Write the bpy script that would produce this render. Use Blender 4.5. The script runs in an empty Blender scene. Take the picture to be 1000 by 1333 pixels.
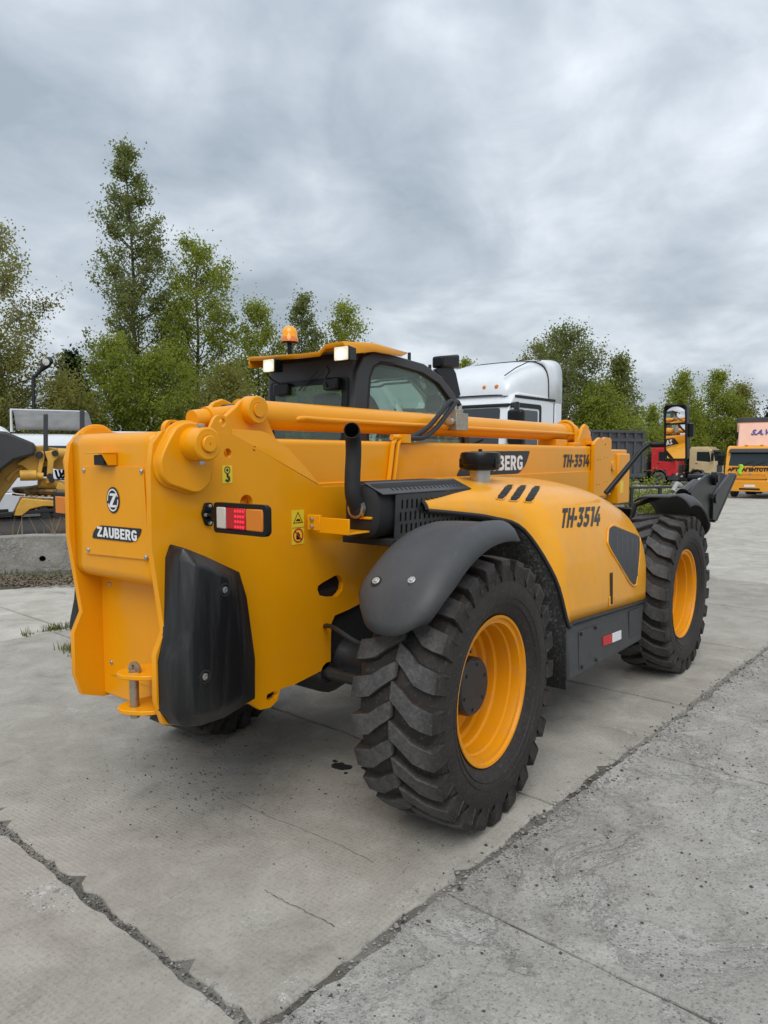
import bpy, bmesh, math, random
import numpy as np
from mathutils import Vector, Matrix
from mathutils.geometry import tessellate_polygon
from mathutils.bvhtree import BVHTree
R = math.radians
scn = bpy.context.scene
col = scn.collection

# ------------------------------------------------------------------ camera
CAM = Vector((-2.925, -2.792, 1.706)); YAW = R(37.76); PITCH = R(4.444); FPX = 955.7
FW = Vector((math.cos(YAW)*math.cos(PITCH), math.sin(YAW)*math.cos(PITCH), -math.sin(PITCH)))
RT = Vector((math.sin(YAW), -math.cos(YAW), 0)); UP = RT.cross(FW)
cd = bpy.data.cameras.new('camera'); cam = bpy.data.objects.new('camera', cd); col.objects.link(cam)
cam.matrix_world = Matrix(((RT.x, UP.x, -FW.x, CAM.x), (RT.y, UP.y, -FW.y, CAM.y), (RT.z, UP.z, -FW.z, CAM.z), (0, 0, 0, 1)))
cd.sensor_fit = 'HORIZONTAL'; cd.sensor_width = 36; cd.lens = 36*FPX/1000; cd.clip_start = .05; cd.clip_end = 2000
scn.camera = cam
def ray(px, py): return FW + RT*((px-500)/FPX) - UP*((py-666.5)/FPX)
def atY(px, py, y): d = ray(px, py); return CAM + d*((y-CAM.y)/d.y)
def atX(px, py, x): d = ray(px, py); return CAM + d*((x-CAM.x)/d.x)
def atD(px, py, dist): return CAM + ray(px, py)*dist           # dist = depth along the view axis

# ------------------------------------------------------------------ sky and light
SUN_EL, SUN_AZ = R(52), R(212)      # azimuth: direction the light comes from, counter-clockwise from +X
w = bpy.data.worlds.new('World'); scn.world = w; w.use_nodes = True
nt = w.node_tree; N = nt.nodes; LK = nt.links; N.clear()
def nd(t, **k):
    n = N.new(t)
    for a, b in k.items(): setattr(n, a, b)
    return n
out = nd('ShaderNodeOutputWorld'); bg = nd('ShaderNodeBackground'); bg.inputs[1].default_value = 0.1
sky = nd('ShaderNodeTexSky', sky_type='NISHITA'); sky.sun_disc = False
sky.sun_elevation = SUN_EL; sky.sun_rotation = R(90) - SUN_AZ; sky.air_density = 1.5; sky.dust_density = 3
tc = nd('ShaderNodeTexCoord'); sp = nd('ShaderNodeSeparateXYZ'); LK.new(tc.outputs['Generated'], sp.inputs[0])
def mth(op, a, b=None):
    n = nd('ShaderNodeMath', operation=op)
    for i, v in enumerate((a, b)):
        if v is None: continue
        if isinstance(v, (int, float)): n.inputs[i].default_value = v
        else: LK.new(v, n.inputs[i])
    return n.outputs[0]
zz = mth('ADD', mth('MAXIMUM', sp.outputs[2], 0.0), 0.30)
cb = nd('ShaderNodeCombineXYZ'); LK.new(mth('DIVIDE', sp.outputs[0], zz), cb.inputs[0]); LK.new(mth('DIVIDE', sp.outputs[1], zz), cb.inputs[1])
cb.inputs[2].default_value = 3.7
n1 = nd('ShaderNodeTexNoise'); n1.inputs['Scale'].default_value = 1.5; n1.inputs['Detail'].default_value = 6; n1.inputs['Roughness'].default_value = .48; n1.inputs['Distortion'].default_value = .5
n2 = nd('ShaderNodeTexNoise'); n2.inputs['Scale'].default_value = 4.2; n2.inputs['Detail'].default_value = 7; n2.inputs['Roughness'].default_value = .55; n2.inputs['Distortion'].default_value = .35
LK.new(cb.outputs[0], n1.inputs['Vector']); LK.new(cb.outputs[0], n2.inputs['Vector'])
cl = mth('ADD', mth('MULTIPLY', n1.outputs[0], .68), mth('MULTIPLY', n2.outputs[0], .32))
rp = nd('ShaderNodeValToRGB'); LK.new(cl, rp.inputs[0])
e = rp.color_ramp.elements
e[0].position = .38; e[0].color = (.335, .392, .452, 1); e[1].position = .63; e[1].color = (.77, .82, .885, 1)
m_ = e.new(.50); m_.color = (.50, .557, .622, 1)
sc10 = nd('ShaderNodeVectorMath', operation='SCALE'); LK.new(rp.outputs[0], sc10.inputs[0])
# an overcast sky grows brighter from the horizon to the zenith
LK.new(mth('ADD', mth('MULTIPLY', mth('MAXIMUM', sp.outputs[2], 0), 3.4), 9.0), sc10.inputs['Scale'])
mx = nd('ShaderNodeMix', data_type='RGBA'); mx.inputs[0].default_value = .90
LK.new(sky.outputs[0], mx.inputs[6]); LK.new(sc10.outputs[0], mx.inputs[7])
LK.new(mx.outputs[2], bg.inputs[0]); LK.new(bg.outputs[0], out.inputs[0])
sl = bpy.data.lights.new('sun', 'SUN'); sl.energy = 1.5; sl.angle = R(42); sl.color = (1, .97, .93)
so = bpy.data.objects.new('sun', sl); col.objects.link(so); so.location = (0, 0, 30)
sd = Vector((math.cos(SUN_EL)*math.cos(SUN_AZ), math.cos(SUN_EL)*math.sin(SUN_AZ), math.sin(SUN_EL)))
so.rotation_euler = (-sd).to_track_quat('-Z', 'Y').to_euler()
vs = scn.view_settings; vs.view_transform = 'Standard'; vs.look = 'None'; vs.exposure = 0.27; vs.gamma = 1; vs.use_curve_mapping = False
scn.cycles.max_bounces = 8; scn.cycles.use_denoising = True

# ------------------------------------------------------------------ materials
MATS = {}
def lin(*c): return tuple(((v/255+.055)/1.055)**2.4 if v > 10 else v/255/12.92 for v in c) + (1,)
class NT:
    def __init__(s, name):
        s.m = bpy.data.materials.new(name); s.m.use_nodes = True; s.t = s.m.node_tree
        s.b = s.t.nodes['Principled BSDF']; MATS[name] = s.m
    def n(s, t, ins=None, **k):
        x = s.t.nodes.new(t)
        for a, b in k.items(): setattr(x, a, b)
        for a, b in (ins or {}).items(): s.set(x.inputs[a], b)
        return x
    def set(s, sock, v):
        if isinstance(v, bpy.types.NodeSocket): s.t.links.new(v, sock)
        elif v is not None: sock.default_value = v
    def co(s, which='Object'): return s.n('ShaderNodeTexCoord').outputs[which]
    def noise(s, scale, detail=4, rough=.5, vec=None, dist=0, which=0):
        x = s.n('ShaderNodeTexNoise', {'Scale': scale, 'Detail': detail, 'Roughness': rough, 'Distortion': dist})
        if vec is not None: s.t.links.new(vec, x.inputs['Vector'])
        return x.outputs[which]
    def math(s, op, a, b=0.0, clamp=False):
        x = s.n('ShaderNodeMath', operation=op); x.use_clamp = clamp; s.set(x.inputs[0], a); s.set(x.inputs[1], b); return x.outputs[0]
    def ramp(s, fac, p0, p1, c0=(0, 0, 0, 1), c1=(1, 1, 1, 1)):
        x = s.n('ShaderNodeValToRGB'); s.t.links.new(fac, x.inputs[0])
        x.color_ramp.elements[0].position = p0; x.color_ramp.elements[1].position = p1
        x.color_ramp.elements[0].color = c0; x.color_ramp.elements[1].color = c1; return x.outputs[0]
    def mix(s, f, a, b, mode='MIX'):
        x = s.n('ShaderNodeMix', data_type='RGBA', blend_type=mode); s.set(x.inputs[0], f); s.set(x.inputs[6], a); s.set(x.inputs[7], b); return x.outputs[2]
    def bump(s, h, strength=.2, dist=.01, nrm=None):
        x = s.n('ShaderNodeBump', {'Strength': strength, 'Distance': dist}); s.t.links.new(h, x.inputs['Height'])
        if nrm is not None: s.t.links.new(nrm, x.inputs['Normal'])
        return x.outputs[0]
    def done(s, color=None, rough=.5, metal=0, coat=0, normal=None, spec=None, **k):
        s.set(s.b.inputs['Base Color'], color); s.set(s.b.inputs['Roughness'], rough); s.set(s.b.inputs['Metallic'], metal)
        s.set(s.b.inputs['Coat Weight'], coat); s.b.inputs['Coat Roughness'].default_value = .07
        if normal is not None: s.t.links.new(normal, s.b.inputs['Normal'])
        if spec is not None: s.set(s.b.inputs['Specular IOR Level'], spec)
        for a, b in k.items(): s.set(s.b.inputs[a], b)
        return s.m
def paint(name, c, rough=.35, coat=.25, dust=(.30, .26, .20, 1), amt=.25, var=.06, peel=.03):
    s = NT(name); co = s.co()
    v = s.noise(3.0, 5, .6, co); c2 = tuple(x*(1-var*2) for x in c[:3]) + (1,)
    base = s.mix(s.ramp(v, .35, .7), c, c2)
    d = s.math('MULTIPLY', s.ramp(s.noise(7, 8, .65, co, .6), .5, .82), amt)
    grit = s.math('MULTIPLY', s.ramp(s.noise(160, 3, .6, co), .64, .74), amt*.5)
    f = s.math('ADD', d, grit, True)
    pe = s.noise(260, 2, .5, co)
    return s.done(s.mix(f, base, dust), s.math('ADD', s.math('MULTIPLY', f, .5), s.math('ADD', s.math('MULTIPLY', v, .14), rough-.07)), 0, coat, s.bump(pe, peel, .002, s.bump(s.noise(2.6, 3, .5, co), .10, .02)), spec=.25)
def plain(name, c, rough=.5, metal=0, var=.12, scale=14, bump=0, coat=0, bscale=90, spec=None):
    s = NT(name); co = s.co()
    v = s.noise(scale, 5, .6, co); dk = tuple(x*(1-var) for x in c[:3]) + (1,); lt = tuple(min(1, x*(1+var)) for x in c[:3]) + (1,)
    nrm = s.bump(s.noise(bscale, 4, .6, co), bump, .004) if bump else None
    return s.done(s.mix(s.ramp(v, .3, .7), dk, lt), s.math('ADD', s.math('MULTIPLY', v, .2), rough-.1), metal, coat, nrm, spec)
def glass(name, c=(.02, .025, .025, 1), trans=.75, rough=.03):
    s = NT(name); co = s.co()
    return s.done(c, s.math('ADD', s.math('MULTIPLY', s.ramp(s.noise(9, 6, .6, co), .4, .8), .05), rough), 0, 0, **{'Transmission Weight': trans, 'IOR': 1.45})

YEL = (.83, .335, .003, 1)
paint('yellow', YEL, .30, .16, (.42, .24, .06, 1), .12, .025)
paint('yellow_hood', (.83, .355, .010, 1), .34, .25, (.50, .36, .18, 1), .40, .05)
paint('yellow_rim', (.80, .305, .003, 1), .42, .05, (.25, .2, .14, 1), .35, .04)
def plastic():
    s = NT('fender_plastic'); co = s.co()
    v = s.noise(4, 6, .65, co, .8); g = s.noise(380, 2, .5, co); sc = s.noise(22, 8, .7, co, 1.5)
    c = s.mix(s.ramp(v, .3, .75), (.040, .041, .043, 1), (.062, .063, .065, 1))
    c = s.mix(s.math('MULTIPLY', s.ramp(sc, .58, .78), .22), c, (.19, .185, .175, 1))
    s.done(c, .52, 0, 0, s.bump(g, .22, .003))
plastic()
def padmat():
    s = NT('pad_plastic'); co = s.co()
    mp = s.n('ShaderNodeMapping', {'Vector': co, 'Scale': (9, 9, .9)}); v = s.noise(3, 6, .6, mp.outputs[0])
    c = s.mix(s.ramp(v, .45, .8), (.009, .0095, .011, 1), (.036, .035, .034, 1))
    s.done(c, s.math('ADD', s.math('MULTIPLY', v, .25), .26), 0, 0, s.bump(s.noise(120, 3, .5, co), .05, .003))
padmat()
def tyremat():
    s = NT('tyre_rubber'); co = s.co()
    r = s.n('ShaderNodeVectorMath', {0: co}, operation='MULTIPLY'); r.inputs[1].default_value = (1, 0, 1)
    ln = s.n('ShaderNodeVectorMath', {0: r.outputs[0]}, operation='LENGTH').outputs['Value']
    v = s.noise(9, 7, .65, co, .5); f = s.noise(70, 4, .7, co)
    c = s.mix(s.ramp(v, .3, .72), (.014, .0125, .012, 1), (.036, .029, .025, 1))
    c = s.mix(s.math('MULTIPLY', s.ramp(f, .55, .7), .45), c, (.12, .108, .095, 1))
    worn = s.math('MULTIPLY', s.ramp(ln, .606, .617), s.math('ADD', s.math('MULTIPLY', v, .7), .25))
    sv = s.noise(38, 6, .75, co, .8); c = s.mix(worn, c, s.mix(s.ramp(sv, .32, .68), (.045, .044, .044, 1), (.15, .15, .15, 1)))
    s.done(c, s.math('ADD', s.math('MULTIPLY', v, .25), .5), 0, 0, s.bump(f, .4, .005), .35)
tyremat()
plain('dark_metal', (.018, .019, .021, 1), .42, 0, .25, 20, .1)
plain('cab_grey', (.038, .040, .043, 1), .46, 0, .12, 5, .05)
plain('black_gloss', (.006, .0062, .007, 1), .32, 0, .2, 8, spec=.28)
plain('deflector_shade', (.17, .17, .165, 1), .6, 0, .2, 4)  # grey stands in for the shade inside the white truck's roof deflector
plain('shield_metal', (.030, .031, .033, 1), .38, 0, .2, 12)
plain('black_matt', (.012, .012, .012, 1), .75, 0, .3, 12, .2)
plain('decal_black', (.012, .012, .013, 1), .38)
plain('decal_white', (.78, .78, .78, 1), .4, 0, .04)
plain('decal_yellow', (.80, .60, .03, 1), .4, 0, .05)
plain('decal_red', (.55, .02, .02, 1), .4)
plain('rubber', (.012, .012, .013, 1), .5)
plain('steel', (.50, .49, .46, 1), .35, .9, .15)
plain('zinc', (.42, .38, .30, 1), .42, .85, .2, 30)
plain('chrome', (.75, .75, .76, 1), .12, 1, .05)
plain('hood_grille', (.045, .047, .050, 1), .6, 0, .2, 10, .1)
plain('white_paint', (.70, .73, .76, 1), .32, 0, .05, 2, 0, .3)
plain('grey_paint', (.055, .058, .063, 1), .6, 0, .2, 3, .1)
plain('red_paint', (.50, .018, .024, 1), .35, 0, .12, 3, 0, .2)
plain('beige_paint', (.56, .43, .24, 1), .4, 0, .08, 3, 0, .2)
plain('orange_paint', (.80, .33, .015, 1), .4, 0, .06, 3, 0, .2)
plain('pink_tarp', (.78, .46, .34, 1), .6, 0, .06, 3)
plain('grader_yellow', (.58, .32, .045, 1), .5, 0, .2, 4, .1)
plain('rust_brown', (.20, .095, .045, 1), .75, 0, .35, 6, .3)
plain('blue_letter', (.045, .05, .25, 1), .5)
plain('lime_rag', (.35, .70, .05, 1), .8)
plain('bark', (.085, .070, .055, 1), .9, 0, .35, 10, .5)
plain('birch_bark', (.30, .28, .25, 1), .85, 0, .45, 6, .4)
plain('seat_fabric', (.02, .02, .022, 1), .8)
s_ = NT('mirror'); s_.done((.86, .88, .90, 1), .012, 1)
s_ = NT('window_glass'); s_.done((.56, .70, .62, 1), .015, 0, **{'Transmission Weight': .92, 'IOR': 1.35})
s_ = NT('truck_glass'); s_.done((.018, .026, .030, 1), .06, 0, spec=.6)
def lens(name, c, emit=0):
    s = NT(name); s.done(c, .15, 0, .3, **{'Transmission Weight': .15})
    if emit: s.b.inputs['Emission Color'].default_value = c; s.b.inputs['Emission Strength'].default_value = emit
lens('lens_red', (.50, .010, .014, 1)); lens('lens_red_lit', (.9, .03, .06, 1), .35); lens('lens_amber', (.75, .22, .01, 1)); lens('lens_clear', (.62, .60, .55, 1))
lens('beacon_amber', (.95, .40, .004, 1), .05); 

s_ = NT('work_lamp'); g_ = s_.co('Generated'); f_ = s_.n('ShaderNodeVectorMath', {0: g_}, operation='MULTIPLY'); f_.inputs[1].default_value = (0, 1, 1); d_ = s_.n('ShaderNodeVectorMath', {0: f_.outputs[0]}, operation='DISTANCE'); d_.inputs[1].default_value = (0, .5, .45)
wv_ = s_.n('ShaderNodeTexWave', {'Vector': g_, 'Scale': 5.0, 'Distortion': 0.3}); wv_.bands_direction = 'Y'
s_.done((.75, .66, .50, 1), .12, 0, .4); s_.b.inputs['Emission Color'].default_value = (1, .80, .52, 1)
s_.set(s_.b.inputs['Emission Strength'], s_.math('ADD', s_.math('MULTIPLY', s_.ramp(d_.outputs['Value'], .05, .5, (1, 1, 1, 1), (.12, .12, .12, 1)), 1.7), s_.math('MULTIPLY', wv_.outputs[1], .10)))
# ------------------------------------------------------------------ mesh helpers
class MB:
    def __init__(s): s.v = []; s.f = []
    def add(s, vs, fs):
        o = len(s.v); s.v += [tuple(x) for x in vs]; s.f += [tuple(i+o for i in f) for f in fs]; return s
    def box(s, a, b):
        x0, y0, z0 = [min(p, q) for p, q in zip(a, b)]; x1, y1, z1 = [max(p, q) for p, q in zip(a, b)]
        return s.add([(x0, y0, z0), (x1, y0, z0), (x1, y1, z0), (x0, y1, z0), (x0, y0, z1), (x1, y0, z1), (x1, y1, z1), (x0, y1, z1)],
                     [(3, 2, 1, 0), (4, 5, 6, 7), (0, 1, 5, 4), (1, 2, 6, 5), (2, 3, 7, 6), (3, 0, 4, 7)])
    def hexa(s, p8): return s.add(p8, [(3, 2, 1, 0), (4, 5, 6, 7), (0, 1, 5, 4), (1, 2, 6, 5), (2, 3, 7, 6), (3, 0, 4, 7)])
    def tube(s, pts, r, n=12, cap=True):
        pts = [Vector(p) for p in pts]; rs = r if isinstance(r, (list, tuple)) else [r]*len(pts)
        t0 = (pts[1]-pts[0]).normalized(); ref = Vector((0, 0, 1)) if abs(t0.z) < .9 else Vector((1, 0, 0))
        u = t0.cross(ref).normalized(); vs = []
        for i, p in enumerate(pts):
            t = ((pts[min(i+1, len(pts)-1)]-p).normalized() + (p-pts[max(i-1, 0)]).normalized()).normalized()
            u = (u - t*u.dot(t)).normalized(); w_ = t.cross(u)
            for k in range(n):
                a = 2*math.pi*k/n; vs.append(p + (u*math.cos(a)+w_*math.sin(a))*rs[i])
        fs = []
        for i in range(len(pts)-1):
            for k in range(n): fs.append((i*n+k, i*n+(k+1) % n, (i+1)*n+(k+1) % n, (i+1)*n+k))
        if cap: fs += [tuple(range(n))[::-1], tuple((len(pts)-1)*n+k for k in range(n))]
        return s.add(vs, fs)
    def cyl(s, a, b, r, n=20, r2=None): return s.tube([a, b], [r, r if r2 is None else r2], n)
    def lathe(s, prof, o, axis='y', n=32, sgn=1):
        vs, fs = [], []
        for (h, r) in prof:
            for k in range(n):
                a = 2*math.pi*k/n; c, d = r*math.cos(a), r*math.sin(a)
                vs.append((o[0]+c, o[1]+sgn*h, o[2]+d) if axis == 'y' else (o[0]+c, o[1]+d, o[2]+h) if axis == 'z' else (o[0]+sgn*h, o[1]+c, o[2]+d))
        for i in range(len(prof)-1):
            for k in range(n): fs.append((i*n+k, i*n+(k+1) % n, (i+1)*n+(k+1) % n, (i+1)*n+k))
        return s.add(vs, fs)
    def plate(s, outer, holes=(), t=None, f=None, f2=None):
        """outer/holes: 2-D loops; f maps (a,b)->front 3-D point, f2->back 3-D point"""
        loops = [list(outer)] + [list(h) for h in holes]; flat = [p for l in loops for p in l]; n = len(flat)
        tri = tessellate_polygon([[Vector((p[0], p[1], 0)) for p in l] for l in loops])
        vs = [f(*p) for p in flat] + [f2(*p) for p in flat]; fs = []
        for a, b, c in tri: fs += [(a, b, c), (c+n, b+n, a+n)]
        o = 0
        for l in loops:
            m = len(l)
            for i in range(m): fs.append((o+i, o+(i+1) % m, n+o+(i+1) % m, n+o+i))
            o += m
        return s.add(vs, fs)
    def plateY(s, outer, y, t, holes=()): return s.plate(outer, holes, f=lambda a, b: (a, y, b), f2=lambda a, b: (a, y+t, b))
    def plateX(s, outer, x, t, holes=()): return s.plate(outer, holes, f=lambda a, b: (x, a, b), f2=lambda a, b: (x+t, a, b))
    def plateZ(s, outer, z, t, holes=()): return s.plate(outer, holes, f=lambda a, b: (a, b, z), f2=lambda a, b: (a, b, z+t))
    def grid(s, P):
        nr, nc = len(P), len(P[0])
        return s.add([p for r in P for p in r], [(i*nc+j, i*nc+j+1, (i+1)*nc+j+1, (i+1)*nc+j) for i in range(nr-1) for j in range(nc-1)])
def link(o, parent=None):
    col.objects.link(o)
    if parent is not None: o.parent = parent
    return o
def obj(name, mb, mat, parent=None, bevel=0, seg=2, smooth=35, fix=True, solid=0, sub=0, offset=-1):
    me = bpy.data.meshes.new(name)
    if isinstance(mb, MB): me.from_pydata(mb.v, [], mb.f)
    else: me = mb
    if fix:
        b = bmesh.new(); b.from_mesh(me); bmesh.ops.remove_doubles(b, verts=b.verts, dist=1e-5)
        bmesh.ops.dissolve_limit(b, angle_limit=.01, verts=b.verts, edges=b.edges, delimit={'MATERIAL'}) if bevel else None
        bmesh.ops.recalc_face_normals(b, faces=b.faces); b.to_mesh(me); b.free()
    if smooth:
        me.polygons.foreach_set('use_smooth', [True]*len(me.polygons))
        if not sub: me.set_sharp_from_angle(angle=R(smooth))
    if mat: me.materials.append(MATS[mat] if isinstance(mat, str) else mat)
    o = link(bpy.data.objects.new(name, me), parent)
    if sub: m = o.modifiers.new('s', 'SUBSURF'); m.levels = m.render_levels = sub
    if solid: m = o.modifiers.new('t', 'SOLIDIFY'); m.thickness = solid; m.offset = offset
    if bevel:
        m = o.modifiers.new('b', 'BEVEL'); m.width = bevel; m.segments = seg; m.limit_method = 'ANGLE'; m.angle_limit = R(38); m.use_clamp_overlap = True
    return o
def thing(name, label, cat, loc=(0, 0, 0), rz=0, group=None):
    o = bpy.data.objects.new(name, None); o.empty_display_size = .2; link(o); o.location = loc; o.rotation_euler = (0, 0, rz)
    return tag(o, label, cat, group)
def tag(o, label, cat, group=None, kind=None):
    if label: o['label'] = label
    if cat: o['category'] = cat
    if group: o['group'] = group
    if kind: o['kind'] = kind
    return o
def circ(cx, cy, r, n=20, rx=None, a0=0): return [(cx+(rx or r)*math.cos(a0+2*math.pi*k/n), cy+r*math.sin(a0+2*math.pi*k/n)) for k in range(n)]
def rnd_poly(pts, r, n=5):
    """round the corners of a 2-D loop; r may be a list"""
    res = []; m = len(pts)
    for i in range(m):
        p = Vector(pts[i][:2]); a = Vector(pts[i-1][:2]) - p; b = Vector(pts[(i+1) % m][:2]) - p
        rr = r[i] if isinstance(r, (list, tuple)) else r
        rr = min(rr, a.length*.49, b.length*.49)
        if rr < 1e-5: res.append(tuple(p)); continue
        A = p + a.normalized()*rr; B = p + b.normalized()*rr
        for k in range(n+1):
            t = k/n; q_ = A*(1-t)**2 + p*2*t*(1-t) + B*t*t; res.append(tuple(q_))
    return res
def smooth_path(pts, n=8):
    P = [Vector(p) for p in pts]; P = [P[0]*2-P[1]] + P + [P[-1]*2-P[-2]]; res = []
    for i in range(1, len(P)-2):
        for k in range(n):
            t = k/n; a, b, c, d = P[i-1], P[i], P[i+1], P[i+2]
            res.append(.5*((2*b) + (c-a)*t + (2*a-5*b+4*c-d)*t*t + (3*b-a-3*c+d)*t**3))
    return res + [P[-2]]
def text_mesh(body, size, offset=0.0, shear=0.0, extrude=.0012, width=None, space=1.0):
    c = bpy.data.curves.new('t', 'FONT'); c.body = body; c.size = size; c.offset = offset; c.shear = shear; c.extrude = extrude
    c.align_x = 'CENTER'; c.align_y = 'CENTER'; c.space_character = space; c.resolution_u = 4
    o = bpy.data.objects.new('t', c); col.objects.link(o); dg = bpy.context.evaluated_depsgraph_get(); dg.update()
    me = bpy.data.meshes.new_from_object(o.evaluated_get(dg)); bpy.data.objects.remove(o)
    co = np.zeros(len(me.vertices)*3); me.vertices.foreach_get('co', co); co = co.reshape(-1, 3)
    mn, mxx = co.min(0), co.max(0); co[:, :2] -= ((mn+mxx)/2)[:2]
    if width: co[:, 0] *= width/(mxx[0]-mn[0])
    h = mxx[1]-mn[1]; co[:, 1] *= size/h
    me.vertices.foreach_set('co', co.ravel()); return me
def place_mesh(me, f):
    for v in me.vertices: v.co = f(*v.co)
    return me
# ------------------------------------------------------------------ heavy block lettering, drawn glyph by glyph
GLY = {
 'Z': (.72, [[(0, 1), (.72, 1), (.72, .80), (.30, .22), (.72, .22), (.72, 0), (0, 0), (0, .2), (.42, .78), (0, .78)]]),
 'A': (.80, [[(0, 0), (.27, 1), (.53, 1), (.80, 0), (.55, 0), (.505, .18), (.295, .18), (.25, 0)], [(.345, .37), (.455, .37), (.40, .66)]]),
 'U': (.72, [[(0, 1), (.24, 1), (.24, .32), (.28, .24), (.36, .21), (.44, .24), (.48, .32), (.48, 1), (.72, 1), (.72, .30), (.66, .12), (.52, .01), (.36, -.02), (.20, .01), (.06, .12), (0, .30)]]),
 'B': (.70, [[(0, 0), (0, 1), (.44, 1), (.60, .94), (.66, .80), (.66, .68), (.60, .57), (.53, .52), (.63, .46), (.70, .36), (.70, .22), (.62, .07), (.46, 0)], [(.24, .80), (.38, .80), (.43, .75), (.43, .67), (.38, .61), (.24, .61)], [(.24, .42), (.40, .42), (.46, .36), (.46, .26), (.40, .20), (.24, .20)]]),
 'E': (.63, [[(0, 0), (0, 1), (.62, 1), (.62, .79), (.24, .79), (.24, .61), (.56, .61), (.56, .41), (.24, .41), (.24, .21), (.63, .21), (.63, 0)]]),
 'R': (.73, [[(0, 0), (0, 1), (.42, 1), (.60, .94), (.68, .80), (.68, .62), (.62, .48), (.53, .41), (.73, 0), (.46, 0), (.30, .36), (.24, .36), (.24, 0)], [(.24, .79), (.38, .79), (.44, .74), (.44, .62), (.38, .56), (.24, .56)]]),
 'G': (.72, [[(.72, .74), (.49, .70), (.46, .77), (.38, .80), (.29, .76), (.25, .66), (.25, .34), (.29, .24), (.38, .20), (.46, .23), (.49, .30), (.49, .36), (.38, .36), (.38, .55), (.72, .55), (.72, .14), (.58, .03), (.38, -.02), (.18, .04), (.05, .16), (0, .34), (0, .66), (.05, .84), (.18, .96), (.38, 1.02), (.58, .97), (.68, .88)]]),
 'T': (.64, [[(0, 1), (.64, 1), (.64, .78), (.44, .78), (.44, 0), (.20, 0), (.20, .78), (0, .78)]]),
 'H': (.70, [[(0, 0), (0, 1), (.24, 1), (.24, .61), (.46, .61), (.46, 1), (.70, 1), (.70, 0), (.46, 0), (.46, .40), (.24, .40), (.24, 0)]]),
 '-': (.32, [[(0, .36), (0, .58), (.32, .58), (.32, .36)]]),
 '3': (.64, [[(.02, 1), (.62, 1), (.62, .82), (.42, .62), (.56, .56), (.64, .44), (.64, .26), (.56, .09), (.38, -.02), (.20, 0), (.02, .09), (.10, .28), (.22, .21), (.34, .21), (.41, .28), (.41, .36), (.34, .42), (.16, .42), (.16, .58), (.32, .78), (.02, .78)]]),
 '5': (.65, [[(.06, 1), (.60, 1), (.60, .79), (.28, .79), (.28, .64), (.44, .64), (.58, .56), (.65, .42), (.65, .26), (.57, .10), (.40, -.02), (.20, 0), (.02, .09), (.10, .28), (.22, .21), (.34, .21), (.42, .28), (.42, .38), (.34, .44), (.08, .44)]]),
 '1': (.42, [[(0, 1), (.42, 1), (.42, 0), (.18, 0), (.18, .79), (0, .79)]]),
 '4': (.70, [[(.26, 1), (.52, 1), (.26, .42), (.40, .42), (.40, .62), (.60, .62), (.60, .42), (.70, .42), (.70, .22), (.60, .22), (.60, 0), (.37, 0), (.37, .22), (0, .22), (0, .40)]])}
def glyphs(body, width, height, shear=0, gap=.075, cuts=0):
    """triangulated flat lettering centred on the origin, as (verts, faces)"""
    tot = sum(GLY[c][0] for c in body) + gap*(len(body)-1) + shear; k = width/tot; V, F = [], []; x = 0
    for c in body:
        w_, loops = GLY[c]; tri = tessellate_polygon([[Vector((a, b, 0)) for a, b in l] for l in loops]); o = len(V)
        for l in loops: V += [((x+a+shear*b)*k-width/2, (b-.5)*height) for a, b in l]
        F += [tuple(i+o for i in t) for t in tri]; x += w_+gap
    if cuts:
        b = bmesh.new(); vs = [b.verts.new((p[0], p[1], 0)) for p in V]
        for f in F: b.faces.new([vs[i] for i in f])
        for _ in range(cuts): bmesh.ops.subdivide_edges(b, edges=b.edges[:], cuts=1); bmesh.ops.triangulate(b, faces=b.faces[:])
        b.verts.index_update(); V = [(v.co.x, v.co.y) for v in b.verts]; F = [tuple(v.index for v in f.verts) for f in b.faces]; b.free()
    return V, F
def lettering(name, body, width, height, f, mat, par, shear=0, cuts=0):
    V, F = glyphs(body, width, height, shear, .075, cuts)
    return obj(name, MB().add([tuple(f(*p)) for p in V], F), mat, par, smooth=0, fix=False)
# ------------------------------------------------------------------ the telehandler (X forward, Y left, rear axle over the origin)
TH = thing('telehandler', 'yellow telescopic handler with black fenders parked on the concrete slabs', 'telehandler')
HW = .32; WB = 3.027; RW = .62
def pY(pts, y): return [(q_.x, q_.z) for q_ in (atY(a, b, y) for a, b in pts)]
# --- chassis side plates; the upper lobe leans inwards above the bend line
low = pY([(302, 565), (416, 631)], -HW)
lowpoly = [(-1.16, 1.80), (-1.205, 1.75), (-1.218, 1.66), (-1.222, 1.346), (-1.172, 1.0), (-1.215, .91), (-1.216, .72), (-1.185, .62), (-1.08, .585), (-.79, .585), (-.73, .585), (-.665, .535), (-.60, .528), (-.555, .55), (-.535, .60)]
lowpoly += [(-.44, .598), (-.21, .625), (-.178, .655), (-.174, .845), (-.145, .885), (-.04, .897), (.15, .93), (1.0, .93), (1.0, 1.548), (-.237, 1.548), tuple(low[0])]
lowpoly[-1] = (low[0][0], low[0][1]); lowpoly.append((-1.0, 1.812))
hole_tear = pY([(413.5, 768), (414, 763), (419, 759), (436, 749.5), (440, 748.5), (444, 751), (447, 758), (446, 767), (443, 772), (438, 777), (428, 777.5), (416, 775)], -HW)
slot = [(q_.x, q_.z) for q_ in (atY(a, b, -HW) for a, b in [(347, 908), (348, 904), (357, 899.5), (361, 900), (362, 904), (359, 908.5), (351, 912), (348, 911.5)])]
hl = lambda px, py, r, n=18: circ(atY(px, py, -HW).x, atY(px, py, -HW).z, r, n)
holes = [hole_tear, slot, hl(296.6, 590, .021), hl(321, 655, .038)]
uplobe = pY([(303, 565), (303.5, 559), (300, 548), (290, 542), (280, 546), (273, 557)], -HW)
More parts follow.
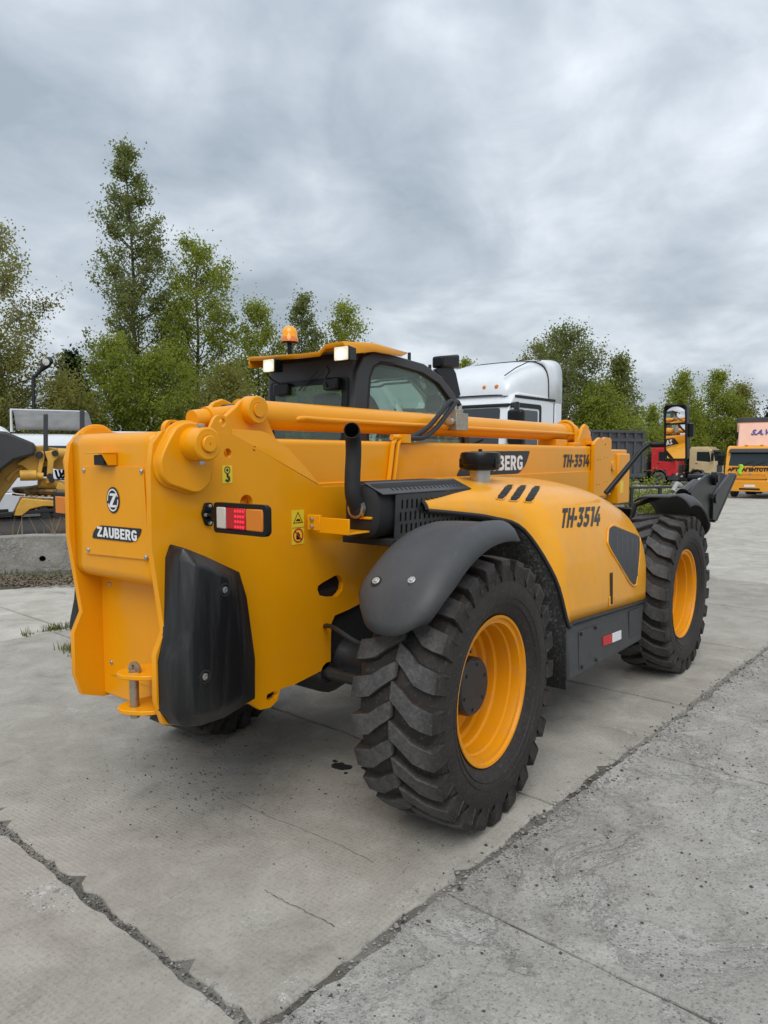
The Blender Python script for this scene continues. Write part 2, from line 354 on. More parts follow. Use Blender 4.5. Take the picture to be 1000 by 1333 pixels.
up2 = [tuple(low[0])] + pY([(303.5, 558.5), (344, 561), (356, 565.5), (380, 585), (405, 614.5), (416, 631)], -HW)
bend = Vector((low[1][0]-low[0][0], low[1][1]-low[0][1])).normalized(); bn = Vector((-bend.y, bend.x))
def lean(a, b, s, off=0):
    d = max(0, (Vector((a, b))-Vector(low[0])).dot(bn)); return (a, s*(HW-off) - s*d*.22, b)
for s in (-1, 1):
    mb = MB().plateY(lowpoly, s*HW, -s*.03, holes)
    cp = obj('chassis_plate', mb, 'yellow', TH, .006)
    m2 = MB().plate(up2, [circ(*pY([(331.5, 584)], -HW)[0], .012, 12)], f=lambda a, b: lean(a, b, s), f2=lambda a, b: lean(a, b, s, .03))
    obj('bent_lobe', m2, 'yellow', cp, .004)
    ex, ez = pY([(290, 551)], -HW)[0]
    m3 = MB().plateY(rnd_poly([(ex-.075, ez-.035), (ex-.04, ez+.028), (ex, ez+.04), (ex+.035, ez+.022), (ex+.06, ez-.05)], .03), s*(HW-.02), s*.018, [circ(ex, ez+.004, .017, 14)])
    if s == -1: obj('lifting_eye', m3, 'yellow', cp, .004)
    else:
        ex, ez = -.80, 1.835
        obj('lifting_eye', MB().plateY(rnd_poly([(ex-.06, ez-.07), (ex-.055, ez+.01), (ex-.03, ez+.034), (ex+.02, ez+.034), (ex+.045, ez+.01), (ex+.06, ez-.07)], .02), .09, .03, [circ(ex-.005, ez+.003, .021, 14)]), 'yellow', cp, .004)
    # doubler around the boom pivot, with boss, pin and cross bolt
    dbl = pY([(221, 571), (230, 556), (243.5, 549), (257, 550), (269, 560), (277, 576), (279, 598), (275, 628), (262, 641), (253, 641.5), (220, 630), (212, 620), (209, 601), (213, 588)], -.365)
    db = obj('pivot_doubler', MB().plateY(rnd_poly(dbl, .02, 3), s*.365, -s*.05), 'yellow', TH, .006)
    bx, bz = pY([(259, 578)], -.40)[0]
    obj('pivot_boss', MB().lathe([(-.01, .001), (-.01, .07), (.05, .066), (.095, .066), (.10, .060), (.10, .036), (.094, .036), (.094, .001)], (bx, s*.36, bz), 'y', 36, s), 'yellow', db, 0)
    obj('pivot_pin', MB().lathe([(.06, .034), (.108, .034), (.112, .030), (.112, .004), (.108, .004), (.108, .001)], (bx, s*.36, bz), 'y', 28, s), 'yellow', db, 0)
    obj('bolt', MB().cyl((bx, s*.415, bz-.085), (bx, s*.415, bz+.078), .009, 8).cyl((bx, s*.415, bz+.068), (bx, s*.415, bz+.08), .016, 6).cyl((bx, s*.415, bz-.082), (bx, s*.415, bz-.066), .016, 6), 'steel', db, .001)
    # weld bead around the doubler
    wb = [Vector((a, s*.326, b)) for a, b in rnd_poly(dbl, .02, 3)]
    obj('weld_bead', MB().tube(wb+[wb[0]], .010, 6, False), 'yellow', db)
# --- rear box between the plates
def rearprof(x0, z0, z1, r):
    pts = [(x0+.30, z1+.004), (x0+r*1.2, z1)] + [(x0+r-r*math.sin(a), z1-r+r*math.cos(a)) for a in [i*math.pi/12 for i in range(1, 7)]]
    pts += [(x0, z0+r)] + [(x0+r-r*math.cos(a), z0+r-r*math.sin(a)) for a in [i*math.pi/12 for i in range(1, 7)]] + [(x0+.14, z0)]
    return pts
pr = rearprof(-1.195, 1.17, 1.80, .055)
mb = MB().grid([[(x, y, z) for y in np.linspace(-.295, .295, 9)] for x, z in pr])
rp_ = obj('rear_cover', mb, 'yellow', TH, 0, solid=.012)
mb = MB().box((-1.075, -.293, .60), (-1.05, .293, 1.19)); obj('lower_rear_panel', mb, 'yellow', TH, .006)
mb = MB().plateX(rnd_poly([(-.215, .70), (.235, .70), (.235, 1.15), (-.215, 1.15)], .02), -1.079, .006); c2 = obj('access_cover', mb, 'yellow', TH, .0015)
XP = -1.199
cov = [atX(a, b, XP) for a, b in [(106, 607), (187, 607), (195, 729), (112, 720.5)]]
mb = MB().plateX(rnd_poly([(c.y, c.z) for c in cov], .02), XP-.004, .006); c1 = obj('access_cover', mb, 'yellow', TH, .0015)
def screw(c, x, par, r=.011):
    obj('screw', MB().lathe([(0, .001), (0, r), (.004, r*.95), (.008, r*.55), (.008, .001)], (x, c[0], c[1]), 'x', 12, -1), 'steel', par)
for a, b in [(109.5, 612), (184.5, 613.5), (115.5, 715.5), (190.5, 725.5)]:
    c = atX(a, b, XP-.004); screw((c.y, c.z), XP-.004, c1)
for y, z in ((.215, 1.12), (.215, .76), (-.19, 1.12), (-.19, .73)): screw((y, z), -1.079, c2)
# round badge and name plate on the cover
c = atX(147.5, 651, XP-.005); X0 = XP-.005
bd = obj('badge', MB().plateX(circ(c.y, c.z, .055, 32, .047), X0, -.002), 'decal_black', c1)
r0, r1 = .041, .047
arc1 = [(c.y-.85*r1*math.cos(t), c.z+r1*math.sin(t)) for t in np.linspace(R(20), R(185), 16)]; arc2 = [(c.y-.85*r0*math.cos(t), c.z+r0*math.sin(t)) for t in np.linspace(R(185), R(20), 16)]
arc3 = [(c.y-.85*r1*math.cos(t), c.z+r1*math.sin(t)) for t in np.linspace(R(200), R(365), 16)]; arc4 = [(c.y-.85*r0*math.cos(t), c.z+r0*math.sin(t)) for t in np.linspace(R(365), R(200), 16)]
zb = lambda l: [(c.y-u*.85, c.z+v_) for u, v_ in l]
mk = MB().plateX(arc1+arc2, X0-.0025, -.001).plateX(arc3+arc4, X0-.0025, -.001)
mk.plateX(zb([(-.022, .028), (.031, .028), (.031, .020), (-.004, -.020), (.030, -.020), (.036, -.030), (-.030, -.030), (-.030, -.021), (.006, .018), (-.026, .018)]), X0-.0025, -.001)
obj('badge_mark', mk, 'decal_white', bd)
npx = [atX(a, b, X0) for a, b in [(122, 692.5), (125.5, 687), (131.5, 683.8), (184.5, 688.3), (183.5, 694), (180.5, 700), (172, 706), (120.5, 700.3)]]
npl = obj('name_plate', MB().plateX(rnd_poly([(q_.y, q_.z) for q_ in npx], [.012, .012, .012, .008, .012, .014, .014, .010]), X0, -.002), 'decal_black', c1)
tcn = atX(152.5, 694.5, X0); tw = (atX(127, 691, X0).y - atX(178.5, 698, X0).y)
lettering('lettering', 'ZAUBERG', tw, .043, lambda x, y: (X0-.0032, tcn.y-x, tcn.z+y), 'decal_white', npl)
# reversing camera under its hood
hx = atX(128, 590, XP); hx2 = atX(152, 590, XP)
ya, yb = hx.y, hx2.y; zt = hx.z+.005
mb = MB().hexa([(XP, yb, zt-.06), (XP, ya, zt-.012), (XP-.055, ya, zt-.012), (XP-.055, yb, zt-.06), (XP, yb, zt), (XP, ya, zt), (XP-.06, ya, zt), (XP-.06, yb, zt)])
mb = MB().box((XP, ya, zt-.006), (XP-.065, yb-.003, zt)).plateY([(XP, zt-.055), (XP-.04, zt-.055), (XP-.065, zt-.01), (XP-.065, zt+.001), (XP, zt+.001)], yb, .006)
hd = obj('camera_hood', mb, 'yellow', TH, .002)
obj('reversing_camera', MB().box((XP, yb+.016, zt-.055), (XP-.035, ya-.02, zt-.012)).cyl((XP-.034, yb+.034, zt-.036), (XP-.045, yb+.034, zt-.038), .012, 14), 'black_gloss', hd, .004)
# --- tow hitch
hy = -.06
def hq(px, py): return atX(px, py, -1.20)
ht = thing  # (kept simple: the hitch is a part)
hz0, hz1 = .655, .80
tp = lambda z: MB().plateZ(rnd_poly([(-1.08, -.29), (-1.08, -.11), (-1.20, -.085), (-1.265, -.11), (-1.28, -.17), (-1.24, -.25), (-1.2, -.285)], .02), z, .018, [circ(-1.215, -.165, .02, 14)])
hb = obj('tow_hitch', tp(hz0), 'yellow', TH, .003); obj('hitch_plate', tp(hz1), 'yellow', hb, .003)
obj('hitch_bracket', MB().box((-1.10, -.29, hz0), (-1.076, -.10, hz1+.018)), 'yellow', hb, .003)
obj('hitch_pin', MB().cyl((-1.215, -.165, hz0-.03), (-1.215, -.165, hz1+.03), .019, 18).plateX(rnd_poly([(-.205, hz1+.018), (-.20, hz1+.045), (-.175, hz1+.06), (-.145, hz1+.055), (-.12, hz1+.018)], .01), -1.205, -.012, [circ(-.163, hz1+.038, .009, 10)]), 'zinc', hb, .001)
obj('hitch_bolt', MB().cyl((-1.10, -.235, .745), (-1.125, -.235, .745), .018, 6), 'steel', hb, .002)
# --- black corner pads
def pad(s):
    base = pY([(218, 726), (224, 708), (254, 720), (303, 742), (313, 775), (324, 855), (324, 907), (283, 932), (250, 943), (222, 944), (210, 926), (208, 862), (216, 824)], -.335)
    if s > 0: base = [(x+.05, z) for x, z in base]
    face = pY([(256, 738), (258, 737), (266, 738), (296, 752), (304, 782), (314, 856), (314, 902), (282, 923), (262, 930), (252, 928), (250, 915), (244, 850), (250, 815)], -.455)
    mid = [((a[0]*.88+b[0]*.12), (a[1]*.88+b[1]*.12)) for a, b in zip(base, face)]
    n = len(base); rows = []
    for pts, y in ((base, .315), (mid, .40 if s < 0 else .36), ([(a[0]*.35+b[0]*.65, a[1]*.35+b[1]*.65) for a, b in zip(base, face)], .435 if s < 0 else .40), (face, .455 if s < 0 else .42)): rows.append([(a, s*y, b) for a, b in pts])
    mb = MB(); mb.add([p for r in rows for p in r], [(i*n+k, i*n+(k+1) % n, (i+1)*n+(k+1) % n, (i+1)*n+k) for i in range(3) for k in range(n)] + [tuple(3*n+k for k in range(n))])
    o = obj('corner_pad', mb, 'pad_plastic', TH, .016, 3)
    for px, py in ((293, 768), (267, 881)):
        q_ = atY(px, py, -.455)
        obj('recess_ring', MB().lathe([(-.004, .030), (.003, .028), (.003, .022), (-.006, .020), (-.006, .001)], (q_.x, s*.455, q_.z), 'y', 20, s), 'black_matt', o)
        obj('bolt', MB().lathe([(-.004, .016), (.004, .014), (.005, .007), (.002, .006), (.002, .001)], (q_.x, s*.455, q_.z), 'y', 14, s), 'steel', o)
pad(-1); pad(1)
# --- tail lamps on brackets
def tail(s):
    f = lambda px, py, y: atY(px, py, y)
    a = f(271, 670, -.33); pl = rnd_poly([(a.x-.03, a.z+.005), (a.x-.012, a.z+.05), (a.x+.022, a.z+.05), (a.x+.035, a.z), (a.x+.022, a.z-.05), (a.x-.012, a.z-.045)], .008)
    br = obj('tail_lamp', MB().plateY(pl, s*.32, s*.012), 'black_gloss', TH, .002)
    for dx, dz in ((.004, .036), (-.016, .0), (.006, -.036)):
        obj('bolt', MB().lathe([(0, .009), (.010, .008), (.012, .004), (.012, .001)], (a.x+dx, s*.331, a.z+dz), 'y', 10, s), 'steel', br)
    # housing on an arm, facing the rear with the amber end outboard
    y0, y1, zb_, zt_, xf = .472, .768, 1.402, 1.515, -1.015
    obj('lamp_arm', MB().tube([(a.x+.01, s*.33, a.z), (a.x-.005, s*.40, a.z), (xf+.035, s*(y0+.03), (zb_+zt_)/2)], .020, 12), 'black_gloss', br)
    R2 = lambda e: rnd_poly([(s*(y0-e), zb_-e), (s*(y1+e), zb_-e), (s*(y1+e), zt_+e), (s*(y0-e), zt_+e)], .018)
    obj('lamp_housing', MB().plateX(R2(0), xf, .014), 'black_gloss', br, .006)
    obj('lamp_frame', MB().plateX(R2(.004), xf, -.020, [R2(-.012)]), 'black_gloss', br, .002)
    L = y1-y0-.026; ys = y0+.013
    for n_, u0, u1, m in (('clear_lens', 0, .21, 'lens_clear'), ('red_lens', .21, .64, 'lens_red'), ('amber_lens', .64, 1, 'lens_amber')):
        obj(n_, MB().plateX([(s*(ys+L*u0), zb_+.013), (s*(ys+L*u1-.0015), zb_+.013), (s*(ys+L*u1-.0015), zt_-.013), (s*(ys+L*u0), zt_-.013)], xf, -.022), m, br, .006)
    led = MB()
    for i in range(4):
        for j in range(4): cy, cz = s*(ys+L*(.43+.055*i)), zb_+.026+(zt_-zb_-.052)*j/3; led.cyl((xf-.022, cy, cz), (xf-.0238, cy, cz), .0062, 8)
    obj('led_array', led, 'lens_red_lit', br)
tail(-1); tail(1)
# --- warning stickers
def sticker(px0, py0, px1, py1, y, name, par=TH):
    a, b = atY(px0, py0, y), atY(px1, py1, y)
    return obj(name, MB().plateY(rnd_poly([(a.x, b.z), (b.x, b.z), (b.x, a.z), (a.x, a.z)], .004), y, -.0012), 'decal_yellow', par), (a.x+b.x)/2, (a.z+b.z)/2, b.x-a.x, a.z-b.z
o, cx, cz, ww, hh = sticker(289, 606, 302.5, 629, -HW-.001, 'hook_sticker')
mk = MB().plateY(circ(cx, cz+hh*.24, ww*.30, 20), -HW-.0025, -.0006, [circ(cx, cz+hh*.24, ww*.22, 20)]).plateY(circ(cx, cz+hh*.24, ww*.12, 12), -HW-.0025, -.0006)
hk = [Vector((cx, -HW-.0028, cz+hh*.05)), Vector((cx, -HW-.0028, cz-hh*.10))] + [Vector((cx+ww*.17*math.sin(t), -HW-.0028, cz-hh*.24-ww*.17*-math.cos(t))) for t in np.linspace(R(0), R(250), 12)]
mk.tube(hk, .005, 6); obj('hook_symbol', mk, 'decal_black', o)
o, cx, cz, ww, hh = sticker(379.5, 664.5, 396, 707.5, -HW-.001, 'warning_sticker')
yy = -HW-.0025
obj('sticker_divider', MB().plateY([(cx-ww*.48, cz-.003), (cx+ww*.48, cz-.003), (cx+ww*.48, cz), (cx-ww*.48, cz)], yy, -.0006), 'zinc', o)
tri = lambda k, dz: [(cx-ww*k, cz+hh*dz-ww*k*.6), (cx+ww*k, cz+hh*dz-ww*k*.6), (cx, cz+hh*dz+ww*k*1.05)]
obj('warning_triangle', MB().plateY(tri(.40, .24), yy, -.0006, [tri(.32, .24)]).plateY([(cx-ww*.2, cz+hh*.19), (cx+ww*.2, cz+hh*.16), (cx+ww*.15, cz+hh*.23), (cx-.004, cz+hh*.25)], yy, -.0006), 'decal_black', o)
obj('figure', MB().plateY([(cx-.012, cz-hh*.36), (cx+.014, cz-hh*.36), (cx+.012, cz-hh*.22), (cx-.002, cz-hh*.13), (cx-.014, cz-hh*.24)], yy, -.0004), 'decal_black', o)
obj('prohibition_ring', MB().plateY(circ(cx, cz-hh*.24, ww*.42, 24), yy-.0004, -.0006, [circ(cx, cz-hh*.24, ww*.33, 24)]).plateY([(cx-ww*.30, cz-hh*.24+ww*.24), (cx-ww*.24, cz-hh*.24+ww*.30), (cx+ww*.30, cz-hh*.24-ww*.24), (cx+ww*.24, cz-hh*.24-ww*.30)], yy-.0004, -.0006), 'decal_red', o)

# --- inner frame, axles
fr = obj('main_frame', MB().box((-1.04, -.285, .66), (3.45, .285, 1.02)).box((.6, -.29, 1.0), (3.3, .29, 1.25)), 'black_matt', TH, .01)
obj('cross_tube', MB().cyl((-.33, -.29, 1.12), (-.33, .29, 1.12), .085, 20), 'yellow', TH)
obj('inner_gusset', MB().box((-1.0, -.28, 1.0), (-.45, -.20, 1.5)), 'yellow', TH)
for x in (0, WB):
    mb = MB().tube([(x, -.85, .62), (x, -.62, .62), (x, -.5, .62), (x, -.3, .62), (x, -.17, .62), (x, .17, .62), (x, .3, .62), (x, .5, .62), (x, .62, .62), (x, .85, .62)], [.15, .15, .10, .11, .2, .2, .11, .10, .15, .15], 22)
    ax = obj('axle', mb, 'dark_metal', TH)
    obj('steering_rod', MB().cyl((x-.2, -.72, .60), (x-.2, .72, .60), .032, 14).cyl((x-.2, -.32, .60), (x-.2, .32, .60), .055, 16), 'dark_metal', ax)
    for s in (-1, 1):
        obj('knuckle', MB().box((x-.28, s*.60, .48), (x-.16, s*.68, .72)).box((x-.2, s*.62, .50), (x+.1, s*.74, .56)).box((x-.2, s*.62, .68), (x+.1, s*.74, .74)), 'dark_metal', ax, .012)
        obj('brake_hose', MB().tube(smooth_path([(x-.18, s*.25, .82), (x-.26, s*.4, .86), (x-.24, s*.55, .8), (x-.1, s*.66, .72)]), .012, 8), 'rubber', ax)
# --- wheels
def tyre_mesh(s):
    half = [(.150, .346), (.165, .362), (.184, .385), (.199, .42), (.205, .46), (.202, .505), (.194, .548), (.165, .580), (.08, .590), (0, .592)]
    prof = [(-h, r) for h, r in half] + [(h, r) for h, r in half[::-1][1:]]
    mb = MB().lathe(prof, (0, 0, 0), 'y', 72)
    NL = 24; dphi = 2*math.pi/NL
    for side in (-1, 1):
        for k in range(NL):
            ph = k*dphi + (dphi/2 if side > 0 else 0)
            # cross-sections along the lug: (w, centre shift in s, half thickness, top radius, base radius)
            secs = [(.202, .018, .036, .545, .51), (.208, .015, .040, .585, .52), (.200, .012, .044, .611, .54), (.155, .004, .046, .617, .57), (.105, -.010, .045, .620, .58), (.050, -.056, .042, .621, .58), (.000, -.090, .038, .620, .58), (-.012, -.096, .030, .606, .58)]
            vs = []
            for w_, sh, hf, rt, rb in secs:
                for (ds, rr) in ((-hf*1.14, rb), (-hf, rt-.003), (-hf*.96, rt), (hf*.96, rt), (hf, rt-.003), (hf*1.14, rb)):
                    a = ph + (sh+ds)/.62; vs.append((rr*math.cos(a), side*w_, rr*math.sin(a)))
            n = 6; fs = [(i*n+k2, i*n+k2+1, (i+1)*n+k2+1, (i+1)*n+k2) for i in range(len(secs)-1) for k2 in range(n-1)]
            fs += [tuple(range(n)), tuple((len(secs)-1)*n+k2 for k2 in range(n))]
            mb.add(vs, fs)
    # raised rings and lettering blocks on the sidewall
    for sd_ in (-1, 1):
        for r, wr in ((.405, .194), (.435, .201), (.515, .199)): mb.lathe([(wr-.006, r-.005), (wr+.003, r), (wr-.006, r+.005)], (0, 0, 0), 'y', 72, sd_)
    return mb
rimprof = [(.150, .338), (.162, .350), (.166, .347), (.164, .337), (.150, .331), (.148, .312), (.120, .306), (.105, .306), (.098, .298), (.03, .295), (.02, .285), (-.02, .283), (-.028, .262), (-.055, .255), (-.065, .235), (-.065, .12), (-.065, .001)]
rimback = [(-.066, .001), (-.075, .235), (-.12, .29), (-.15, .33), (-.162, .350), (-.14, .34), (.12, .31)]
WH = []
def wheel(x, s, hubout):
    o = obj('wheel', tyre_mesh(s), 'tyre_rubber', TH, smooth=24); o.location = (x, s*1.0, RW)
    o.data.name = 'tyre'
    rim = obj('rim', MB().lathe(rimprof, (0, 0, 0), 'y', 64, s), 'yellow_rim', o); obj('rim_back', MB().lathe(rimback, (0, 0, 0), 'y', 48, s), 'yellow_rim', o)
    obj('hub', MB().lathe([(-.07, .001), (-.07, .150), (-.05, .152), (-.045, .139), (hubout-.012, .139), (hubout, .128), (hubout, .03), (hubout-.001, .001)], (0, 0, 0), 'y', 40, s), 'dark_metal', o)
    for k in range(10):
        a = 2*math.pi*(k+.35)/10; cx, cz = .185*math.cos(a), .185*math.sin(a)
        obj('wheel_nut', MB().cyl((cx, -s*.068, cz), (cx, -s*.035, cz), .020, 6).cyl((cx, -s*.036, cz), (cx, -s*.02, cz), .011, 8), 'zinc', o, .002)
    for k in range(6):
        a = math.pi*k/3+.4; obj('cap_screw', MB().cyl((.105*math.cos(a), s*(hubout-.004), .105*math.sin(a)), (.105*math.cos(a), s*(hubout+.005), .105*math.sin(a)), .008, 6), 'dark_metal', o)
    WH.append(o); return o
wheel(0, -1, .065); wheel(0, 1, .065); wheel(WB, -1, .05); wheel(WB, 1, .05)
WH[0].rotation_euler = (0, R(4), R(2.5)); WH[1].location.y = .82; WH[1].rotation_euler = (0, R(11), R(11)); WH[2].rotation_euler = (0, R(9), 0)
# --- fenders
def fender(x, s, direction):
    rows = []; nu, nv = 22, 14
    for i in range(nu+1):
        t = i/nu; ph = R(80 + 67*t)             # from just ahead of the top down to the tail
        cx = 1.0; k = 1.0
        tail_ = max(0, (t-.72)/.28); k = math.sqrt(1-(.74*tail_)**3)
        row = []
        for j in range(nv+1):
            v = -1+2*j/nv
            hwid = .212*k; wv = cx + v*hwid + .01
            lip = max(0, abs(v)-.72)/.28
            r = .758 - .060*lip**2*(1 if v > 0 else .5)*(1-.6*tail_) + .012*(1-v*v) - .045*tail_**3
            r += .018*math.exp(-((v-.55)/.18)**2)*(1-t)
            pe_ = ph + R(8)*(1-abs(v)**2.6)*tail_ - R(5)*tail_
            row.append((x+direction*r*math.cos(pe_), s*wv, RW + r*math.sin(pe_)))
        rows.append(row)
    o = obj('fender', MB().grid(rows), 'fender_plastic', TH, 0, solid=.012, smooth=60, offset=0)
    for px, py in ((484, 748), (537, 757)):
        y_ = -.90 if px == 484 else -1.07
        q_ = atY(px, py, y_); ph = math.atan2(q_.z-RW, abs(q_.x)) ; r = .758+.020; n_ = Vector((-direction*-math.cos(ph), 0, math.sin(ph)))
        n_ = Vector((direction*-math.cos(ph) if False else direction*-abs(math.cos(ph)), 0, math.sin(ph)))
        P = Vector((x, s*abs(y_), RW)) + n_*r
        obj('recess_ring', MB().cyl(P-n_*.02, P-n_*.004, .026, 18), 'black_matt', o); obj('bolt', MB().cyl(P-n_*.01, P+n_*.002, .018, 16).cyl(P, P+n_*.006, .010, 6), 'steel', o, .002)
    obj('fender_bracket', MB().tube([(x+direction*.12, s*.30, 1.0), (x+direction*.05, s*.72, 1.08), (x, s*.765, 1.30), (x, s*.95, 1.372)], .02, 10), 'dark_metal', o)
    return o
fender(0, -1, 1); fender(0, 1, 1); fender(WB, -1, -1); fender(WB, 1, -1)
# --- hood over the engine
HST = [  # x, [(y,z) inner top, mid top, shoulder, upper side, side, edge]
 (.13, [(-.27, 1.545), (-.42, 1.540), (-.58, 1.515), (-.66, 1.480), (-.69, 1.455), (-.70, 1.430)]),
 (.35, [(-.27, 1.555), (-.42, 1.552), (-.60, 1.530), (-.69, 1.480), (-.725, 1.435), (-.735, 1.405)]),
 (.62, [(-.27, 1.562), (-.45, 1.560), (-.64, 1.530), (-.75, 1.470), (-.79, 1.410), (-.80, 1.365)]),
 (.80, [(-.27, 1.565), (-.47, 1.560), (-.69, 1.520), (-.82, 1.450), (-.88, 1.37), (-.90, 1.29)]),
 (.90, [(-.27, 1.566), (-.49, 1.560), (-.73, 1.512), (-.88, 1.430), (-.985, 1.25), (-1.045, 1.02)]),
 (.965, [(-.27, 1.567), (-.50, 1.560), (-.76, 1.505), (-.925, 1.405), (-1.045, 1.15), (-1.10, .752)]),
 (1.03, [(-.27, 1.568), (-.51, 1.560), (-.79, 1.500), (-.95, 1.390), (-1.06, 1.12), (-1.104, .748)]),
 (1.35, [(-.27, 1.565), (-.53, 1.556), (-.83, 1.490), (-.985, 1.360), (-1.075, 1.08), (-1.104, .730)]),
 (1.75, [(-.27, 1.548), (-.55, 1.535), (-.85, 1.462), (-1.005, 1.310), (-1.08, 1.04), (-1.10, .705)]),
 (2.08, [(-.27, 1.505), (-.56, 1.490), (-.85, 1.405), (-1.01, 1.240), (-1.082, 1.00), (-1.095, .685)]),
 (2.33, [(-.27, 1.450), (-.56, 1.430), (-.85, 1.335), (-1.005, 1.180), (-1.075, .97), (-1.085, .672)]),
 (2.395, [(-.27, 1.42), (-.56, 1.40), (-.84, 1.31), (-.985, 1.155), (-1.05, .96), (-1.06, .670)]),
 (2.42, [(-.27, 1.36), (-.54, 1.34), (-.79, 1.26), (-.92, 1.12), (-.97, .94), (-.98, .670)])]
def hood_grid():
    rows = [[(x, y, z) for y, z in pr] for x, pr in HST]
    # refine with Catmull-Rom along both directions
    rr = [[tuple(p) for p in smooth_path(r, 5)] for r in rows]
    cc = [[tuple(p) for p in smooth_path([r[j] for r in rr], 5)] for j in range(len(rr[0]))]
    return [[cc[j][i] for j in range(len(cc))] for i in range(len(cc[0]))]
HG = hood_grid()
hood = obj('engine_hood', MB().grid(HG), 'yellow_hood', TH, 0, solid=.012, smooth=50, offset=-1)
bmh = bmesh.new(); bmh.from_mesh(hood.data); HB = BVHTree.FromBMesh(bmh)
def onhood(px, py, lift=.002):
    d = ray(px, py).normalized(); h = HB.ray_cast(CAM, d)
    if h[0] is None: h = HB.find_nearest(atY(px, py, -1.03))
    return h[0] + (h[1] if h[1].dot(d) < 0 else -h[1])*lift
def hood_patch(pix, n=10, lift=.003, name='patch', mat='hood_grille', par=None):
    """a patch conformed to the hood: 4-sided pixel outline subdivided"""
    a, b, c, d = [Vector(p) for p in pix]; rows = []
    for i in range(n+1):
        u = i/n; p, q_ = a.lerp(d, u), b.lerp(c, u); rows.append([onhood(*(p.lerp(q_, j/n)), lift) for j in range(n+1)])
    return obj(name, MB().grid(rows), mat, par or hood, 0, solid=.002, smooth=60, offset=1)
# rubber edge around the arch and bottom
edge = [HG[i][-1] for i in range(len(HG))]; back = [Vector(p) for p in HG[0]]
obj('edge_seal', MB().tube([Vector(p)+Vector((0, -.002, -.004)) for p in edge], .011, 8).tube(back, .011, 8), 'rubber', hood)
# three slanted vents
for a in ([(645, 650), (655, 651), (669.5, 631.5), (660, 631)], [(662, 652.5), (673, 653), (686.5, 632.2), (677, 631.7)], [(681.5, 654), (692, 654.5), (704.5, 633.2), (695, 632.7)]):
    vs_ = hood_patch(a, 8, .0015, 'vent_slot', 'black_matt'); lp_ = [onhood(*p, .002) for p in rnd_poly(a, 2.5, 3)]; obj('vent_lip', MB().tube(lp_+[lp_[0]], .0045, 6), 'yellow_hood', hood)
    for t in (.25, .5, .75): q0, q1 = Vector(a[0]).lerp(Vector(a[3]), t), Vector(a[1]).lerp(Vector(a[2]), t); obj('vent_rib', MB().tube([onhood(*q0, .003), onhood(*q0.lerp(q1, .5), .003), onhood(*q1, .003)], .003, 5), 'hood_grille', hood)
# side grille
tri_px = [(791, 688), (797, 683.5), (828, 696), (832.5, 700), (831.5, 730), (827.5, 761), (824, 763), (819, 758), (795, 718), (790, 707)]
def conform(poly, name, mat, lift=.002, par=None, holes=()):
    # dense triangulation of a pixel outline projected on the hood
    tri = tessellate_polygon([[Vector((p[0], p[1], 0)) for p in poly]])
    b = bmesh.new(); vs = [b.verts.new((p[0], p[1], 0)) for p in poly]
    for t in tri: b.faces.new([vs[i] for i in t])
    for _ in range(4): bmesh.ops.subdivide_edges(b, edges=b.edges[:], cuts=1); bmesh.ops.triangulate(b, faces=b.faces[:])
    for v in b.verts:
        h = onhood(v.co.x, v.co.y, lift)
        v.co = h if h else Vector((0, 0, 0))
    me = bpy.data.meshes.new(name); b.to_mesh(me); b.free()
    return obj(name, me, mat, par or hood, 0, smooth=60, solid=.0015, offset=1)
gr = conform(tri_px, 'side_grille', 'hood_grille', .004)
frm = [onhood(*p, .004) for p in rnd_poly(tri_px, 3, 3)]; obj('grille_frame', MB().tube(frm+[frm[0]], .007, 8), 'yellow_hood', gr)
for k in range(5):
    pa, pb = (803+k*6.5, 690+k*2.3), (803+k*6.5, 722+k*9.0)
    obj('grille_rib', MB().tube([onhood(pa[0], pa[1]+(pb[1]-pa[1])*t, .005) for t in np.linspace(.05, .9, 7)], .004, 6), 'hood_grille', gr)
# latch slot
hood_patch([(793.8, 746), (797, 745), (797, 786), (794.4, 787)], 8, .003, 'latch', 'black_matt')
hood_patch([(792, 777), (799, 775), (799, 788), (792.5, 790)], 6, .002, 'latch_recess', 'yellow_hood')
# model number on the hood, conformed along the view of its side
TL, TR, BL = Vector((730, 662)), Vector((783.5, 659)), Vector((729, 687.5))
lettering('model_lettering', 'TH-3514', 1, 1, lambda x, y: onhood(*(TL.lerp(TR, x+.5) + (BL-TL)*(.5-y)), .0025), 'decal_black', hood, .22, 2)
# inner wheel arch liner
rows = []
for i in range(0, len(HG), 2):
    p = Vector(HG[i][-1])
    if p.x > .97 and rows: break
    rows.append([(p.x+.012+.02*t, p.y*(1-t)+(-.33)*t+.004, p.z-.012+.03*t) for t in np.linspace(0, 1, 6)])
p = rows[-1]; rows.append([(a+.02, b, .36) for a, b, c in p])
s_ = NT('liner_plastic'); co = s_.co(); v1 = s_.noise(60, 6, .75, co, .4); v2 = s_.noise(4, 5, .6, co)
s_.done(s_.mix(s_.math('MULTIPLY', s_.ramp(v1, .50, .66), s_.ramp(v2, .35, .7)), (.012, .012, .0125, 1), (.15, .145, .135, 1)), .7, 0, 0, s_.bump(v1, .4, .006))
obj('arch_liner', MB().grid(rows), 'liner_plastic', TH, 0, solid=.01, smooth=60)
